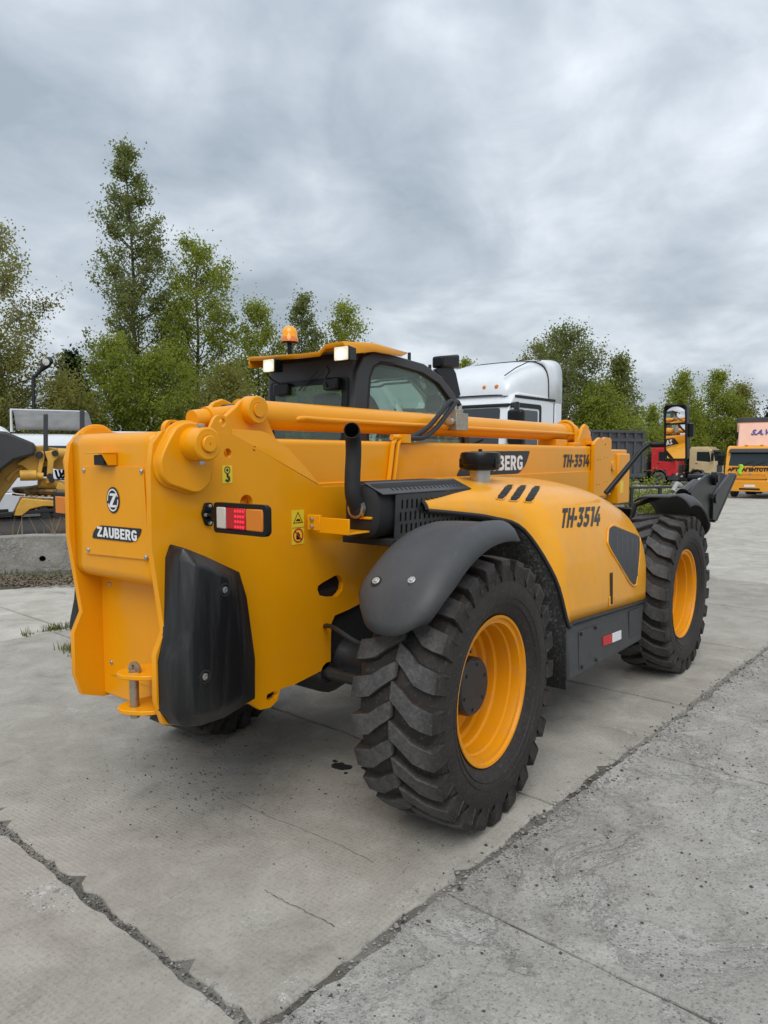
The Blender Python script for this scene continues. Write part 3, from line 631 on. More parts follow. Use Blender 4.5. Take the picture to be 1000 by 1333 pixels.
# side skirt below the hood
sk = obj('side_skirt', MB().hexa([(.985, -1.105, .405), (2.27, -1.09, .385), (2.33, -.5, .385), (1.0, -.5, .405), (.965, -1.10, .735), (2.335, -1.082, .655), (2.35, -.5, .66), (.98, -.5, .735)]), 'fender_plastic', TH, .018, 3)
def onsk(px, py, off=.003): return atY(px, py, -1.098-off)
def sk_patch(pts, name, mat, t=.003, off=.003):
    P = [atY(a, b, -1.10) for a, b in pts]
    fy = lambda x, z: -1.105 + .0115*(x-.985) + (.008 if z > .5 else 0)*0
    return obj(name, MB().plate([(q_.x, q_.z) for q_ in P], f=lambda a, b: (a, fy(a, b)-off, b), f2=lambda a, b: (a, fy(a, b)-off+t+.004, b)), mat, sk, .0015)
sk_patch([(785, 829), (797.5, 825), (797.5, 837), (785.5, 841)], 'red_reflector', 'decal_red')
sk_patch([(797.7, 825), (809.5, 820.5), (809.5, 832), (797.7, 836.8)], 'white_reflector', 'decal_white')
sk_patch(rnd_poly([(753, 822), (780, 812), (780, 862), (753, 874)], 2), 'skirt_cover', 'fender_plastic', .003, .002)
sk_patch(rnd_poly([(820.5, 796), (834, 791), (834, 822), (820.5, 832)], 3), 'vent_recess', 'hood_grille', .003, .002)
for px, py in ((756, 825), (775, 817), (757, 868), (776, 859)):
    q_ = atY(px, py, -1.105); obj('bolt', MB().cyl((q_.x, -1.10, q_.z), (q_.x, -1.118, q_.z), .010, 10), 'dark_metal', sk, .002)
# air intake pre-cleaner
pc = atY(625, 625, -.55); px_, pz_ = pc.x, 1.545
ai = obj('air_precleaner', MB().lathe([(.10, .001), (.10, .105), (.106, .114), (.130, .116), (.135, .121), (.140, .122), (.19, .121), (.205, .113), (.21, .09), (.212, .001)], (px_, -.55, pz_-.03), 'z', 40), 'black_gloss', TH)
obj('intake_pipe', MB().lathe([(-.04, .060), (.125, .060)], (px_, -.55, pz_-.03), 'z', 32), 'steel', ai)
obj('top_knob', MB().lathe([(.2, .012), (.225, .012), (.228, .001)], (px_, -.55, pz_-.03), 'z', 12), 'black_gloss', ai)
for k in range(6):
    a = k*math.pi/3+.3; obj('clip', MB().box((px_+.119*math.cos(a)-.008, -.55+.119*math.sin(a)-.008, pz_+.085), (px_+.119*math.cos(a)+.008, -.55+.119*math.sin(a)+.008, pz_+.14)), 'black_gloss', ai, .002)
obj('maker_sticker', MB().grid([[(px_+.1222*math.cos(a), -.55+.1222*math.sin(a), z) for z in (pz_+.125, pz_+.155)] for a in np.linspace(R(292), R(322), 8)]), 'decal_yellow', ai, 0, solid=.001)
# --- silencer, heat shield and exhaust
ms, me_ = -.205, .58; my, mz = -.545, 1.435
def oval(x, ry, rz, n=32, p=2.6): return [(x, my+ry*math.copysign(abs(math.cos(t))**(2/p), math.cos(t)), mz+rz*math.copysign(abs(math.sin(t))**(2/p), math.sin(t))) for t in [2*math.pi*k/n for k in range(n)]]
n = 32; secs = [oval(ms-.012, .05, .07), oval(ms-.004, .085, .108), oval(ms+.012, .106, .128), oval(ms+.035, .113, .134), oval(me_, .113, .134)]
mb = MB(); mb.add([p for s2 in secs for p in s2], [(i*n+k, i*n+(k+1) % n, (i+1)*n+(k+1) % n, (i+1)*n+k) for i in range(4) for k in range(n)] + [tuple(range(n))])
sil = obj('silencer', mb, 'black_matt', TH)
# perforated shield: side sheet with slots, sloping top sheet with slanted slots
def slot_loop(x, z, w_, h, sl=0): return [(x-w_/2-sl, z-h/2), (x+w_/2-sl, z-h/2), (x+w_/2, z), (x+w_/2+sl, z+h/2), (x-w_/2+sl, z+h/2), (x-w_/2, z)]
X0s, X1s = -.10, .60; hs = []
for r_, z in enumerate((1.345, 1.405, 1.465)):
    for k in range(16):
        x = X0s+.045+k*.041+(.0 if r_ % 2 else .010)
        if x < X1s-.03: hs.append(slot_loop(x, z, .016, .044))
shm = MB().plate(rnd_poly([(X0s, 1.30), (X1s, 1.30), (X1s, 1.515), (X0s, 1.515)], .01), hs, f=lambda a, b: (a, -.668-.04*(b-1.30), b), f2=lambda a, b: (a, -.664-.04*(b-1.30), b))
sh = obj('heat_shield', shm, 'shield_metal', TH)
hs = [slot_loop(X0s+.03+k*.037, .065, .013, .075, .012) for k in range(18)]
obj('shield_top', MB().plate([(X0s-.10, 0), (X1s, 0), (X1s, .125), (X0s-.10, .125)], hs, f=lambda a, b: (a, -.676+b*.96, 1.518+b*.42), f2=lambda a, b: (a, -.676+b*.96, 1.522+b*.42)), 'shield_metal', sh)
obj('shield_back', MB().box((X0s+.12, -.46, 1.28), (X1s, -.34, 1.57)), 'black_matt', sh, .01)
obj('shield_foot', MB().box((X0s-.03, -.675, 1.265), (X1s, -.36, 1.30)), 'black_matt', sh, .004)
mq = -.12
ex = smooth_path([(ms+.03, my, mz+.015), (ms-.03, my, mz+.015), (mq-.115, my, mz+.025), (mq-.145, my, mz+.08), (mq-.142, my+.005, mz+.16), (mq-.128, my+.01, mz+.27), (mq-.135, my+.005, mz+.335), (mq-.165, my-.015, mz+.375), (mq-.20, my-.04, mz+.385)], 6)
o = obj('exhaust_pipe', MB().tube(ex, .038, 22, False), 'black_matt', sil, 0, solid=.004)
obj('pipe_clamp', MB().tube([(ms-.02, my, mz+.015), (ms-.045, my, mz+.015)], .047, 22), 'steel', sil)
obj('silencer_bracket', MB().box((ms-.16, -.34, 1.345), (ms-.14, -.42, 1.42)).box((ms-.15, -.60, 1.335), (ms+.02, -.40, 1.345)).box((ms-.155, -.60, 1.335), (ms-.145, -.40, 1.41)).box((ms-.02, -.62, 1.40), (ms+.03, -.55, 1.412)), 'yellow', sil, .003)
for z in (1.365, 1.40): obj('bolt', MB().cyl((ms-.16, -.375, z), (ms-.172, -.375, z), .011, 6), 'steel', sil, .001)

# --- boom
BH = .195
bprof = rnd_poly([(-BH, 1.50), (-BH, 1.785), (BH, 1.785), (BH, 1.50)], [0, .03, .03, 0], 5)
mb = MB(); n = len(bprof); mb.add([(x, y, z) for x in (-1.12, 3.56) for y, z in bprof], [(k, (k+1) % n, n+(k+1) % n, n+k) for k in range(n)] + [tuple(range(n)), tuple(n+k for k in range(n))])
boom = obj('boom', mb, 'yellow', TH)
lprof = rnd_poly([(-BH-.010, 1.555), (-BH-.010, 1.33), (BH+.010, 1.33), (BH+.010, 1.555)], [0, .05, .05, 0], 5); n = len(lprof)
mb = MB(); mb.add([(x, y, z) for x in (-1.0, 3.54) for y, z in lprof], [(k, (k+1) % n, n+(k+1) % n, n+k) for k in range(n)] + [tuple(range(n)), tuple(n+k for k in range(n))])
obj('boom_lower_shell', mb, 'yellow', boom)
for s in (-1, 1): obj('boom_weld', MB().tube([(-1.0, s*(BH+.004), 1.557), (3.54, s*(BH+.004), 1.557)], .006, 6), 'yellow', boom)
# collar at the mouth of the outer section
cpoly = [(3.47, 1.33), (3.47, 1.80), (3.50, 1.825), (3.60, 1.865), (3.68, 1.85), (3.74, 1.87), (3.86, 1.865), (3.885, 1.84), (3.885, 1.33)]
for s in (-1, 1):
    hs = [circ(x, z, .010, 8) for z in (1.43, 1.45, 1.66, 1.68) for x in ((3.55, 3.61) if z in (1.43, 1.66) else (3.72, 3.80))]
    cpl = obj('boom_collar', MB().plateY(cpoly, s*.232, -s*.030, hs+[circ(3.73, 1.80, .014, 10)]), 'yellow', boom, .005)
obj('boom_collar_band', MB().box((3.5, -.204, 1.30), (3.86, .204, 1.345)).box((3.5, -.204, 1.80), (3.86, .204, 1.83)), 'yellow', boom, .004)
obj('inner_boom', MB().box((3.5, -.165, 1.38), (4.5, .165, 1.76)), 'yellow', boom, .015)
obj('inner_collar', MB().box((4.2, -.19, 1.22), (4.52, .19, 1.72)), 'yellow', boom, .012)
obj('guide_pad', MB().cyl((4.08, -.165, 1.60), (4.08, -.19, 1.60), .05, 20), 'yellow', boom, .004)
obj('small_sticker', MB().plateY([(4.25, 1.33), (4.34, 1.33), (4.34, 1.45), (4.25, 1.45)], -.1905, -.0012), 'decal_yellow', boom)
# gooseneck and coupler head
obj('boom_neck', MB().plateY([(4.2, 1.20), (4.5, 1.10), (5.4, 1.0), (6.4, 1.0), (7.0, 1.12), (7.05, .85), (6.2, .70), (5.2, .70), (4.2, .95)], -.34, .40), 'black_gloss', boom, .02)
cpn = {}
YC, YL = -.42, -.12
def cpt(l): return [(q_.x, q_.z) for q_ in (atY(a, b, YC) for a, b in l)]
cplr = obj('coupler', MB().plateY(cpt([(899, 641), (909, 628), (921, 618), (930, 617), (937, 624), (929, 640), (927, 676), (922, 673), (908, 664)]), YC, .03), 'black_gloss', boom, .005)
obj('coupler_side', MB().plateY(cpt([(925, 676), (931, 678), (957, 619.5), (955, 616), (949, 615.5), (925.5, 648)]), YC-.03, .04), 'black_gloss', cplr, .006)
obj('coupler_side', MB().plateY(cpt([(925, 676), (931, 678), (957, 619.5), (955, 616), (949, 615.5), (925.5, 648)]), YL, .04), 'black_gloss', cplr, .006)
P = cpt([(928, 677.5), (955, 617.5)]); dv = Vector((P[1][0]-P[0][0], 0, P[1][1]-P[0][1])).normalized(); nv_ = Vector((-dv.z, 0, dv.x))
A, B = Vector((P[0][0], 0, P[0][1])), Vector((P[1][0], 0, P[1][1]))
q8 = []
for dn in (0, -.03):
    q8 += [A+nv_*dn+Vector((0, YC-.03, 0)), B+nv_*dn+Vector((0, YC-.03, 0)), B+nv_*dn+Vector((0, YL+.04, 0)), A+nv_*dn+Vector((0, YL+.04, 0))]
obj('coupler_back', MB().hexa(q8), 'black_gloss', cplr, .006)
q_ = atY(929, 623, YC); obj('coupler_pin', MB().lathe([(-.02, .001), (-.02, .085), (.04, .085), (.05, .075), (.05, .05), (.065, .05), (.065, .001)], (q_.x, YC, q_.z), 'y', 28, -1).cyl((q_.x, YC, q_.z), (q_.x, YL, q_.z), .05, 16), 'black_gloss', cplr)
q2 = atY(931, 649, YC-.03); obj('coupler_pin', MB().cyl((q2.x, YC-.03, q2.z), (q2.x, YC-.055, q2.z), .06, 24), 'black_gloss', cplr, .004)
a, b = atY(889, 645, YC+.1), atY(912, 627, YC+.1)
obj('tilt_cylinder', MB().cyl(a, a.lerp(b, .72), .08, 20), 'black_gloss', cplr); obj('cylinder_rod', MB().cyl(a.lerp(b, .7), b, .05, 18), 'chrome', cplr)
a, b = atY(876, 640, YC), atY(886, 632, YC); obj('hose_fitting', MB().tube(smooth_path([a, a.lerp(b, .5)+Vector((0, 0, .05)), b]), .025, 8), 'steel', cplr)
# boom decals
YB = -BH-.002
dk = [atY(a, b, YB) for a, b in [(594, 620), (601, 606), (612, 587.5), (690, 587), (685, 604), (676, 618)]]
bdn = obj('boom_decal', MB().plateY(rnd_poly([(q_.x, max(q_.z, 1.566)) for q_ in dk], [.02, .03, .02, .02, .05, .05]), YB, -.001), 'decal_black', boom)
t0, t1 = 1.46, 2.145
lettering('lettering', 'ZAUBERG', t1-t0, .108, lambda x, y: ((t0+t1)/2+x, YB-.0022, 1.648+y), 'decal_white', bdn)
a, b = atY(732, 608.5, YB), atY(768.5, 591.5, YB)
lettering('model_lettering', 'TH-3514', b.x-a.x, .108, lambda x, y: ((a.x+b.x)/2+x, YB-.001, (a.z+b.z)/2+y), 'decal_black', boom, .22)
# telescoping cylinder on top of the boom
YT, ZT = -.04, 1.905
cyl_ = obj('boom_cylinder', MB().tube([(-.52, YT, ZT), (3.28, YT, ZT)], .073, 36), 'yellow', TH)
obj('cylinder_collar', MB().tube([(3.18, YT, ZT), (3.32, YT, ZT)], .084, 36).tube([(3.36, YT, ZT), (3.40, YT, ZT)], .08, 30), 'yellow', cyl_, .004)
obj('cylinder_strap', MB().tube([(3.26, YT-.10, 1.79), (3.26, YT-.10, ZT)] + [(3.26, YT-.10*math.cos(t), ZT+.10*math.sin(t)) for t in np.linspace(.2, 2.94, 10)] + [(3.26, YT+.10, ZT), (3.26, YT+.10, 1.79)], .014, 10), 'yellow', cyl_)
obj('cylinder_rod', MB().cyl((3.3, YT, ZT), (3.75, YT, ZT), .04, 20), 'chrome', cyl_)
obj('cylinder_pipe', MB().tube(smooth_path([(-.20, YT-.05, ZT-.02), (-.16, YT-.085, ZT-.01), (0, YT-.088, ZT-.012), (1.2, YT-.088, ZT-.014), (3.1, YT-.088, ZT-.014), (3.2, YT-.07, ZT-.02)], 4), .013, 10), 'yellow', cyl_)
obj('front_clevis', MB().plateY([(3.3, 1.785), (3.42, 1.95), (3.48, 1.985), (3.55, 1.965), (3.62, 1.87), (3.66, 1.785)], YT-.10, .03).plateY([(3.3, 1.785), (3.42, 1.95), (3.48, 1.985), (3.55, 1.965), (3.62, 1.87), (3.66, 1.785)], YT+.07, .03), 'yellow', cyl_, .005)
obj('saddle_block', MB().box((2.9, YT-.09, 1.78), (3.12, YT+.09, 1.84)).box((3.14, YT-.14, 1.78), (3.3, YT+.14, 1.815)), 'yellow', cyl_, .008)
rb = [(-.87, 1.775), (-.80, 1.80), (-.62, 1.93), (-.585, 1.962), (-.535, 1.98), (-.48, 1.965), (-.455, 1.93), (-.36, 1.775)]
for yb_ in (-.135, .06):
    o = obj('cylinder_bracket', MB().plateY(rb, yb_, .03), 'yellow', cyl_, .005)
obj('bracket_boss', MB().lathe([(-.02, .068), (.045, .066), (.05, .06), (.05, .036), (.044, .034), (.058, .033), (.058, .001)], (-.525, -.135, 1.918), 'y', 30, -1), 'yellow', cyl_)
obj('bracket_pin', MB().cyl((-.525, -.14, 1.918), (-.525, .12, 1.918), .036, 18), 'dark_metal', cyl_)
obj('rear_rod', MB().cyl((-.80, YT, 1.865), (-.52, YT, ZT), .045, 20).cyl((-.72, YT, 1.874), (-.69, YT, 1.88), .055, 20), 'yellow', cyl_)
vb = atY(593, 549, YT-.10)
vbo = obj('valve_block', MB().box((vb.x-.075, YT-.155, vb.z-.06), (vb.x+.075, YT-.085, vb.z+.055)).box((vb.x-.075, YT-.15, vb.z+.05), (vb.x+.02, YT-.09, vb.z+.08)), 'zinc', TH, .004)
for dx in (-.05, .015): obj('fitting', MB().cyl((vb.x+dx, YT-.12, vb.z+.075), (vb.x+dx, YT-.12, vb.z+.12), .018, 10), 'steel', vbo, .002)
obj('plug', MB().cyl((vb.x-.11, YT-.12, vb.z), (vb.x-.07, YT-.12, vb.z), .028, 8).cyl((vb.x+.07, YT-.12, vb.z-.02), (vb.x+.10, YT-.12, vb.z-.02), .02, 8), 'steel', vbo, .003)
h1 = smooth_path([(vb.x-.05, YT-.12, vb.z+.11), (vb.x-.11, YT-.125, vb.z+.125), (vb.x-.25, YT-.14, vb.z+.04), (vb.x-.40, YT-.15, vb.z-.05), (vb.x-.55, YT-.155, vb.z-.105), (vb.x-.66, YT-.155, vb.z-.115)])
h2 = smooth_path([(vb.x+.015, YT-.12, vb.z+.11), (vb.x-.04, YT-.13, vb.z+.128), (vb.x-.17, YT-.15, vb.z+.05), (vb.x-.34, YT-.165, vb.z-.06), (vb.x-.48, YT-.17, vb.z-.115), (vb.x-.64, YT-.175, vb.z-.122)])
for h in (h1, h2): obj('hydraulic_hose', MB().tube(h, .016, 10), 'rubber', vbo)
sx = vb.x-.69
obj('pipe_elbow', MB().cyl((sx-.10, YT-.165, vb.z-.12), (sx+.05, YT-.165, vb.z-.12), .018, 10).tube([(sx-.03, YT-.165, vb.z-.12), (sx-.03, YT-.17, vb.z-.14), (sx-.05, -BH-.016, 1.77), (sx-.09, -BH-.016, 1.55)], .014, 8).tube([(sx-.075, YT-.165, vb.z-.12), (sx-.08, YT-.17, vb.z-.14), (sx-.10, -BH-.016, 1.77), (sx-.14, -BH-.016, 1.55)], .014, 8).box((sx-.03, YT-.2, vb.z-.15), (sx+.04, YT-.13, vb.z-.1)), 'yellow', vbo)

# --- cab
CX0, CX1, CY0, CY1, CZ0 = .66, 2.1, .23, 1.04, .75
cab = obj('cab', MB().box((CX0+.02, CY0+.01, CZ0), (CX1-.1, CY1, 1.55)), 'cab_grey', TH, .03)
# side profile of the cab frame (x,z): rounded rear top, curved front
side_out = [(.68, 1.5), (.66, 1.95), (.70, 2.24), (.76, 2.335), (.86, 2.375), (1.10, 2.378), (1.45, 2.355), (1.68, 2.285), (1.85, 2.175), (1.98, 2.03), (2.08, 1.85), (2.13, 1.6), (2.13, 1.5)]
side_in = [(.83, 1.52), (.80, 1.95), (.83, 2.21), (.87, 2.28), (.95, 2.315), (1.12, 2.318), (1.42, 2.295), (1.63, 2.235), (1.79, 2.13), (1.91, 1.99), (2.0, 1.82), (2.05, 1.6), (2.05, 1.52)]
so_ = [(q_.x, q_.y) for q_ in (Vector((a, b, 0)) for a, b in side_out)]
for y, t in ((CY0, .06), (CY1, -.06)):
    fr_ = obj('cab_frame', MB().plateY(side_out, y, t, [side_in]), 'cab_grey', cab, .016, 3)
    obj('side_glass', MB().plateY(side_in, y+t*.3, t*.08), 'window_glass', cab)
    obj('glass_seal', MB().tube([(a, y+t*.05, b) for a, b in side_in], .010, 6), 'rubber', cab)
# rear wall with window
yz = lambda l: l
zr0, zr1 = 1.5, 2.33
RX = lambda z: .665 + max(0, z-2.05)*.10
hole = rnd_poly([(CY0+.06, 1.75), (CY1-.06, 1.75), (CY1-.06, 2.19), (CY0+.06, 2.19)], .03)
obj('rear_wall', MB().plate([(CY0+.03, zr0), (CY1-.03, zr0), (CY1-.03, zr1), (CY0+.03, zr1)], [hole], f=lambda a, b: (RX(b), a, b), f2=lambda a, b: (RX(b)+.04, a, b)), 'cab_grey', cab, .004)
rg = obj('rear_glass', MB().plate(hole, f=lambda a, b: (RX(b)-.008, a, b), f2=lambda a, b: (RX(b)-.002, a, b)), 'window_glass', cab)
obj('window_border', MB().plate(rnd_poly([(CY0+.05, 1.74), (CY1-.05, 1.74), (CY1-.05, 2.205), (CY0+.05, 2.205)], .03), [rnd_poly([(CY0+.10, 1.8), (CY1-.09, 1.8), (CY1-.09, 2.165), (CY0+.10, 2.165)], .03)], f=lambda a, b: (RX(b)-.012, a, b), f2=lambda a, b: (RX(b)-.008, a, b)), 'black_gloss', cab)
obj('door_latch', MB().box((RX(2.13)-.05, .78, 2.11), (RX(2.13), .92, 2.19)), 'black_gloss', cab, .01)
obj('wiper_motor', MB().box((RX(2.13)-.06, .33, 2.12), (RX(2.13), .45, 2.20)), 'black_gloss', cab, .012)
obj('wiper', MB().tube([(RX(2.2)-.03, .52, 2.26), (RX(2.1)-.02, .70, 2.135)], .004, 6), 'dark_metal', cab)
obj('lamp_cable', MB().tube(smooth_path([(.55, .36, 2.27), (.60, .38, 2.24), (.62, .43, 2.20), (.60, .40, 2.13), (.64, .36, 2.16)]), .006, 6).tube(smooth_path([(.5, .88, 2.29), (.58, .89, 2.22), (.63, .86, 2.19)]), .006, 6), 'rubber', cab)
# roof skin and yellow cover
obj('roof_panel', MB().hexa([(.72, CY0+.03, 2.30), (1.55, CY0+.03, 2.28), (1.55, CY1-.03, 2.28), (.72, CY1-.03, 2.30), (.74, CY0+.04, 2.372), (1.5, CY0+.04, 2.345), (1.5, CY1-.04, 2.345), (.74, CY1-.04, 2.372)]), 'cab_grey', cab, .02)
rpts = [(.53, 1.05, 2.375), (.50, .55, 2.350), (.47, .345, 2.345), (.475, .30, 2.385), (.47, .155, 2.390), (.50, .115, 2.315)]
front = [(1.22, 1.05, 2.40), (1.22, .55, 2.41), (1.22, .345, 2.41), (1.22, .30, 2.425), (1.20, .20, 2.405), (1.10, .175, 2.368)]
mid = [tuple((a*.55+b*.45) for a, b in zip(p, q_)) for p, q_ in zip(rpts, front)]; mid = [(a, b, c+.022) for a, b, c in mid]
lipd = [(a+.004, b, c-.030) for a, b, c in rpts]
rc = obj('roof_cover', MB().grid([lipd, rpts, mid, front]), 'yellow', cab, 0, solid=.006, smooth=40)
obj('roof_cover_end', MB().plateY([(.53, 2.375), (.86, 2.41), (1.22, 2.40), (1.22, 2.34), (.8, 2.33), (.53, 2.30)], 1.05, .006), 'yellow', rc, .002)
for (px, py), wd in (((349, 476), .105), ((443.5, 460), .118)):
    q_ = atX(px, py, .44)
    lm = obj('work_lamp', MB().hexa([(.45, q_.y-wd*.5, q_.z-.045), (.54, q_.y-wd*.35, q_.z-.035), (.54, q_.y+wd*.35, q_.z-.035), (.45, q_.y+wd*.5, q_.z-.045), (.45, q_.y-wd*.5, q_.z+.045), (.54, q_.y-wd*.35, q_.z+.04), (.54, q_.y+wd*.35, q_.z+.04), (.45, q_.y+wd*.5, q_.z+.045)]), 'black_gloss', cab, .006)
    obj('lamp_lens', MB().plateX(rnd_poly([(q_.y-wd*.46, q_.z-.040), (q_.y+wd*.46, q_.z-.040), (q_.y+wd*.46, q_.z+.040), (q_.y-wd*.46, q_.z+.040)], .01), .449, -.008), 'work_lamp', lm, .003)
q_ = atX(377, 437, .80)
be = obj('beacon', MB().lathe([(-.05, .056), (-.04, .060), (-.034, .056), (.02, .054), (.046, .046), (.064, .026), (.070, .001)], (q_.x, q_.y, q_.z), 'z', 28), 'beacon_amber', cab)
obj('beacon_base', MB().lathe([(-.052, .001), (-.056, .055), (-.044, .061), (-.038, .060)], (q_.x, q_.y, q_.z), 'z', 24).cyl((q_.x, q_.y, q_.z-.15), (q_.x, q_.y, q_.z-.05), .017, 12), 'black_gloss', be)
obj('beacon_band', MB().lathe([(-.044, .0615), (-.012, .0575), (-.010, .056)], (q_.x, q_.y, q_.z), 'z', 28), 'lens_amber', be)
# things seen inside
obj('seat', MB().box((1.0, .42, 1.35), (1.5, .88, 1.5)).hexa([(.98, .44, 1.48), (1.1, .44, 1.48), (1.1, .86, 1.48), (.98, .86, 1.48), (.86, .46, 1.98), (.95, .46, 2.0), (.95, .84, 2.0), (.86, .84, 1.98)]).box((.84, .54, 1.99), (.92, .76, 2.13)), 'seat_fabric', cab, .03)
obj('steering_wheel', MB().tube([(1.66+.07*math.sin(t), .65+.18*math.cos(t), 1.84+.17*math.sin(t)) for t in np.linspace(0, 2*math.pi, 25)], .014, 8, False).cyl((1.66, .65, 1.84), (1.85, .65, 1.5), .03, 10).box((1.65, .47, 1.83), (1.67, .83, 1.85)), 'black_gloss', cab)
obj('dashboard', MB().box((1.75, .35, 1.4), (2.0, .95, 1.72)).hexa([(1.7, .3, 2.05), (1.76, .3, 2.02), (1.76, .42, 2.02), (1.7, .42, 2.05), (1.74, .3, 2.17), (1.80, .3, 2.14), (1.80, .42, 2.14), (1.74, .42, 2.17)]), 'black_gloss', cab, .02)
gb = MB()
for k in range(7): gb.tube([(1.15+k*.10, .34, 2.325-.0*k-max(0, k-3)*.018), (1.15+k*.10, .96, 2.325-max(0, k-3)*.018)], .010, 6)
obj('roof_guard', gb, 'black_gloss', cab)
fw_ = [(x, z) for x, z in side_out[5:]]
obj('windscreen', MB().grid([[(x-.03, y, z-.02) for y in np.linspace(CY0+.05, CY1-.05, 4)] for x, z in fw_]), 'window_glass', cab, 0, solid=.005)
# mirror on the windscreen pillar and antennas
mp_ = [atY(px, py, .34) for px, py in ((570.5, 479), (593.5, 479), (593.5, 461.5), (570.5, 463.5))]
mr = obj('cab_mirror', MB().plateY([(q_.x, q_.z) for q_ in mp_], .30, .10), 'black_gloss', cab, .018, 3)
mp_ = [atY(px, py, .34) for px, py in ((566, 481), (574, 478), (590, 478), (594, 486), (600, 514), (594, 520), (580, 496))]
obj('mirror_bracket', MB().plateY([(q_.x, q_.z) for q_ in mp_], .34, .02), 'black_gloss', mr, .003)
obj('antenna', MB().cyl((1.36, .3, 2.36), (1.36, .3, 2.43), .012, 8).cyl((1.62, .3, 2.30), (1.62, .3, 2.37), .012, 8), 'rubber', cab)
obj('cab_step_box', MB().box((.9, .35, .45), (2.2, 1.05, .8)), 'fender_plastic', TH, .02)
# --- right-hand rear-view mirror on its arm
MXP = Vector((2.35, -1.262, 0)); mz1, mz0 = 2.035, 1.688
nrm = Vector((-.965, .262, -.074)).normalized(); tv = Vector((nrm.y, -nrm.x, 0)).normalized()
qc = atX(880, 563, 2.35); cxy = Vector((qc.x, qc.y, qc.z))
uv_ = tv.cross(nrm); uv_ = uv_ if uv_.z > 0 else -uv_
def mpt(u, v_, d=0): return cxy + tv*u + uv_*v_ + nrm*d
hw2, hh2 = .082, .190
loop = rnd_poly([(-hw2, -hh2), (hw2, -hh2), (hw2, hh2), (-hw2, hh2)], .02)
rvm = obj('rear_view_mirror', MB().plate(loop, f=lambda a, b: mpt(a, b, 0), f2=lambda a, b: mpt(a*.9, b*.95, -.05)), 'black_gloss', TH, .004)
def convex(v0, v1, rad, tilt=0):
    n = 14; vc = (v0+v1)/2; hwm = hw2-.010
    return MB().grid([[mpt(u, v_, .009 - (u*u+(v_-vc)**2)/(2*rad) + tilt*(v_-vc)) for u in np.linspace(-hwm, hwm, n)] for v_ in np.linspace(v0, v1, n)])
obj('wide_mirror_glass', convex(.066, hh2-.010, .42, -.10), 'mirror', rvm, smooth=180); obj('mirror_glass', convex(-hh2+.010, .056, 1.1), 'mirror', rvm, smooth=180)
obj('mirror_divider', MB().hexa([mpt(-hw2, .054, -.01), mpt(hw2, .054, -.01), mpt(hw2, .068, -.01), mpt(-hw2, .068, -.01), mpt(-hw2, .054, .010), mpt(hw2, .054, .010), mpt(hw2, .068, .010), mpt(-hw2, .068, .010)]), 'black_gloss', rvm, .002)
obj('mirror_rim', MB().tube([mpt(a, b, .004) for a, b in rnd_poly([(-hw2+.003, -hh2+.003), (hw2-.003, -hh2+.003), (hw2-.003, hh2-.003), (-hw2+.003, hh2-.003)], .02)]+[mpt(-hw2+.003, -hh2+.02, .004)], .0075, 6), 'black_gloss', rvm)
a0 = atY(789, 642, -.90); a1 = atX(838, 583, 2.33); a2 = atX(848, 579, 2.38); 
arm = smooth_path([a0, a0.lerp(a1, .5), a1.lerp(a0, .06), a1+Vector((.02, -.03, .022)), a2, mpt(0, -.085, -.06)], 6)
obj('mirror_arm', MB().tube(arm, .019, 12), 'black_gloss', rvm)
obj('mirror_clamp', MB().box(tuple(mpt(-.02, -.11, -.09)), tuple(mpt(.02, -.06, -.03))).lathe([(-.05, .001), (-.045, .026), (.045, .026), (.05, .001)], tuple(mpt(-.072, .01, -.055)), 'z', 16), 'black_gloss', rvm)
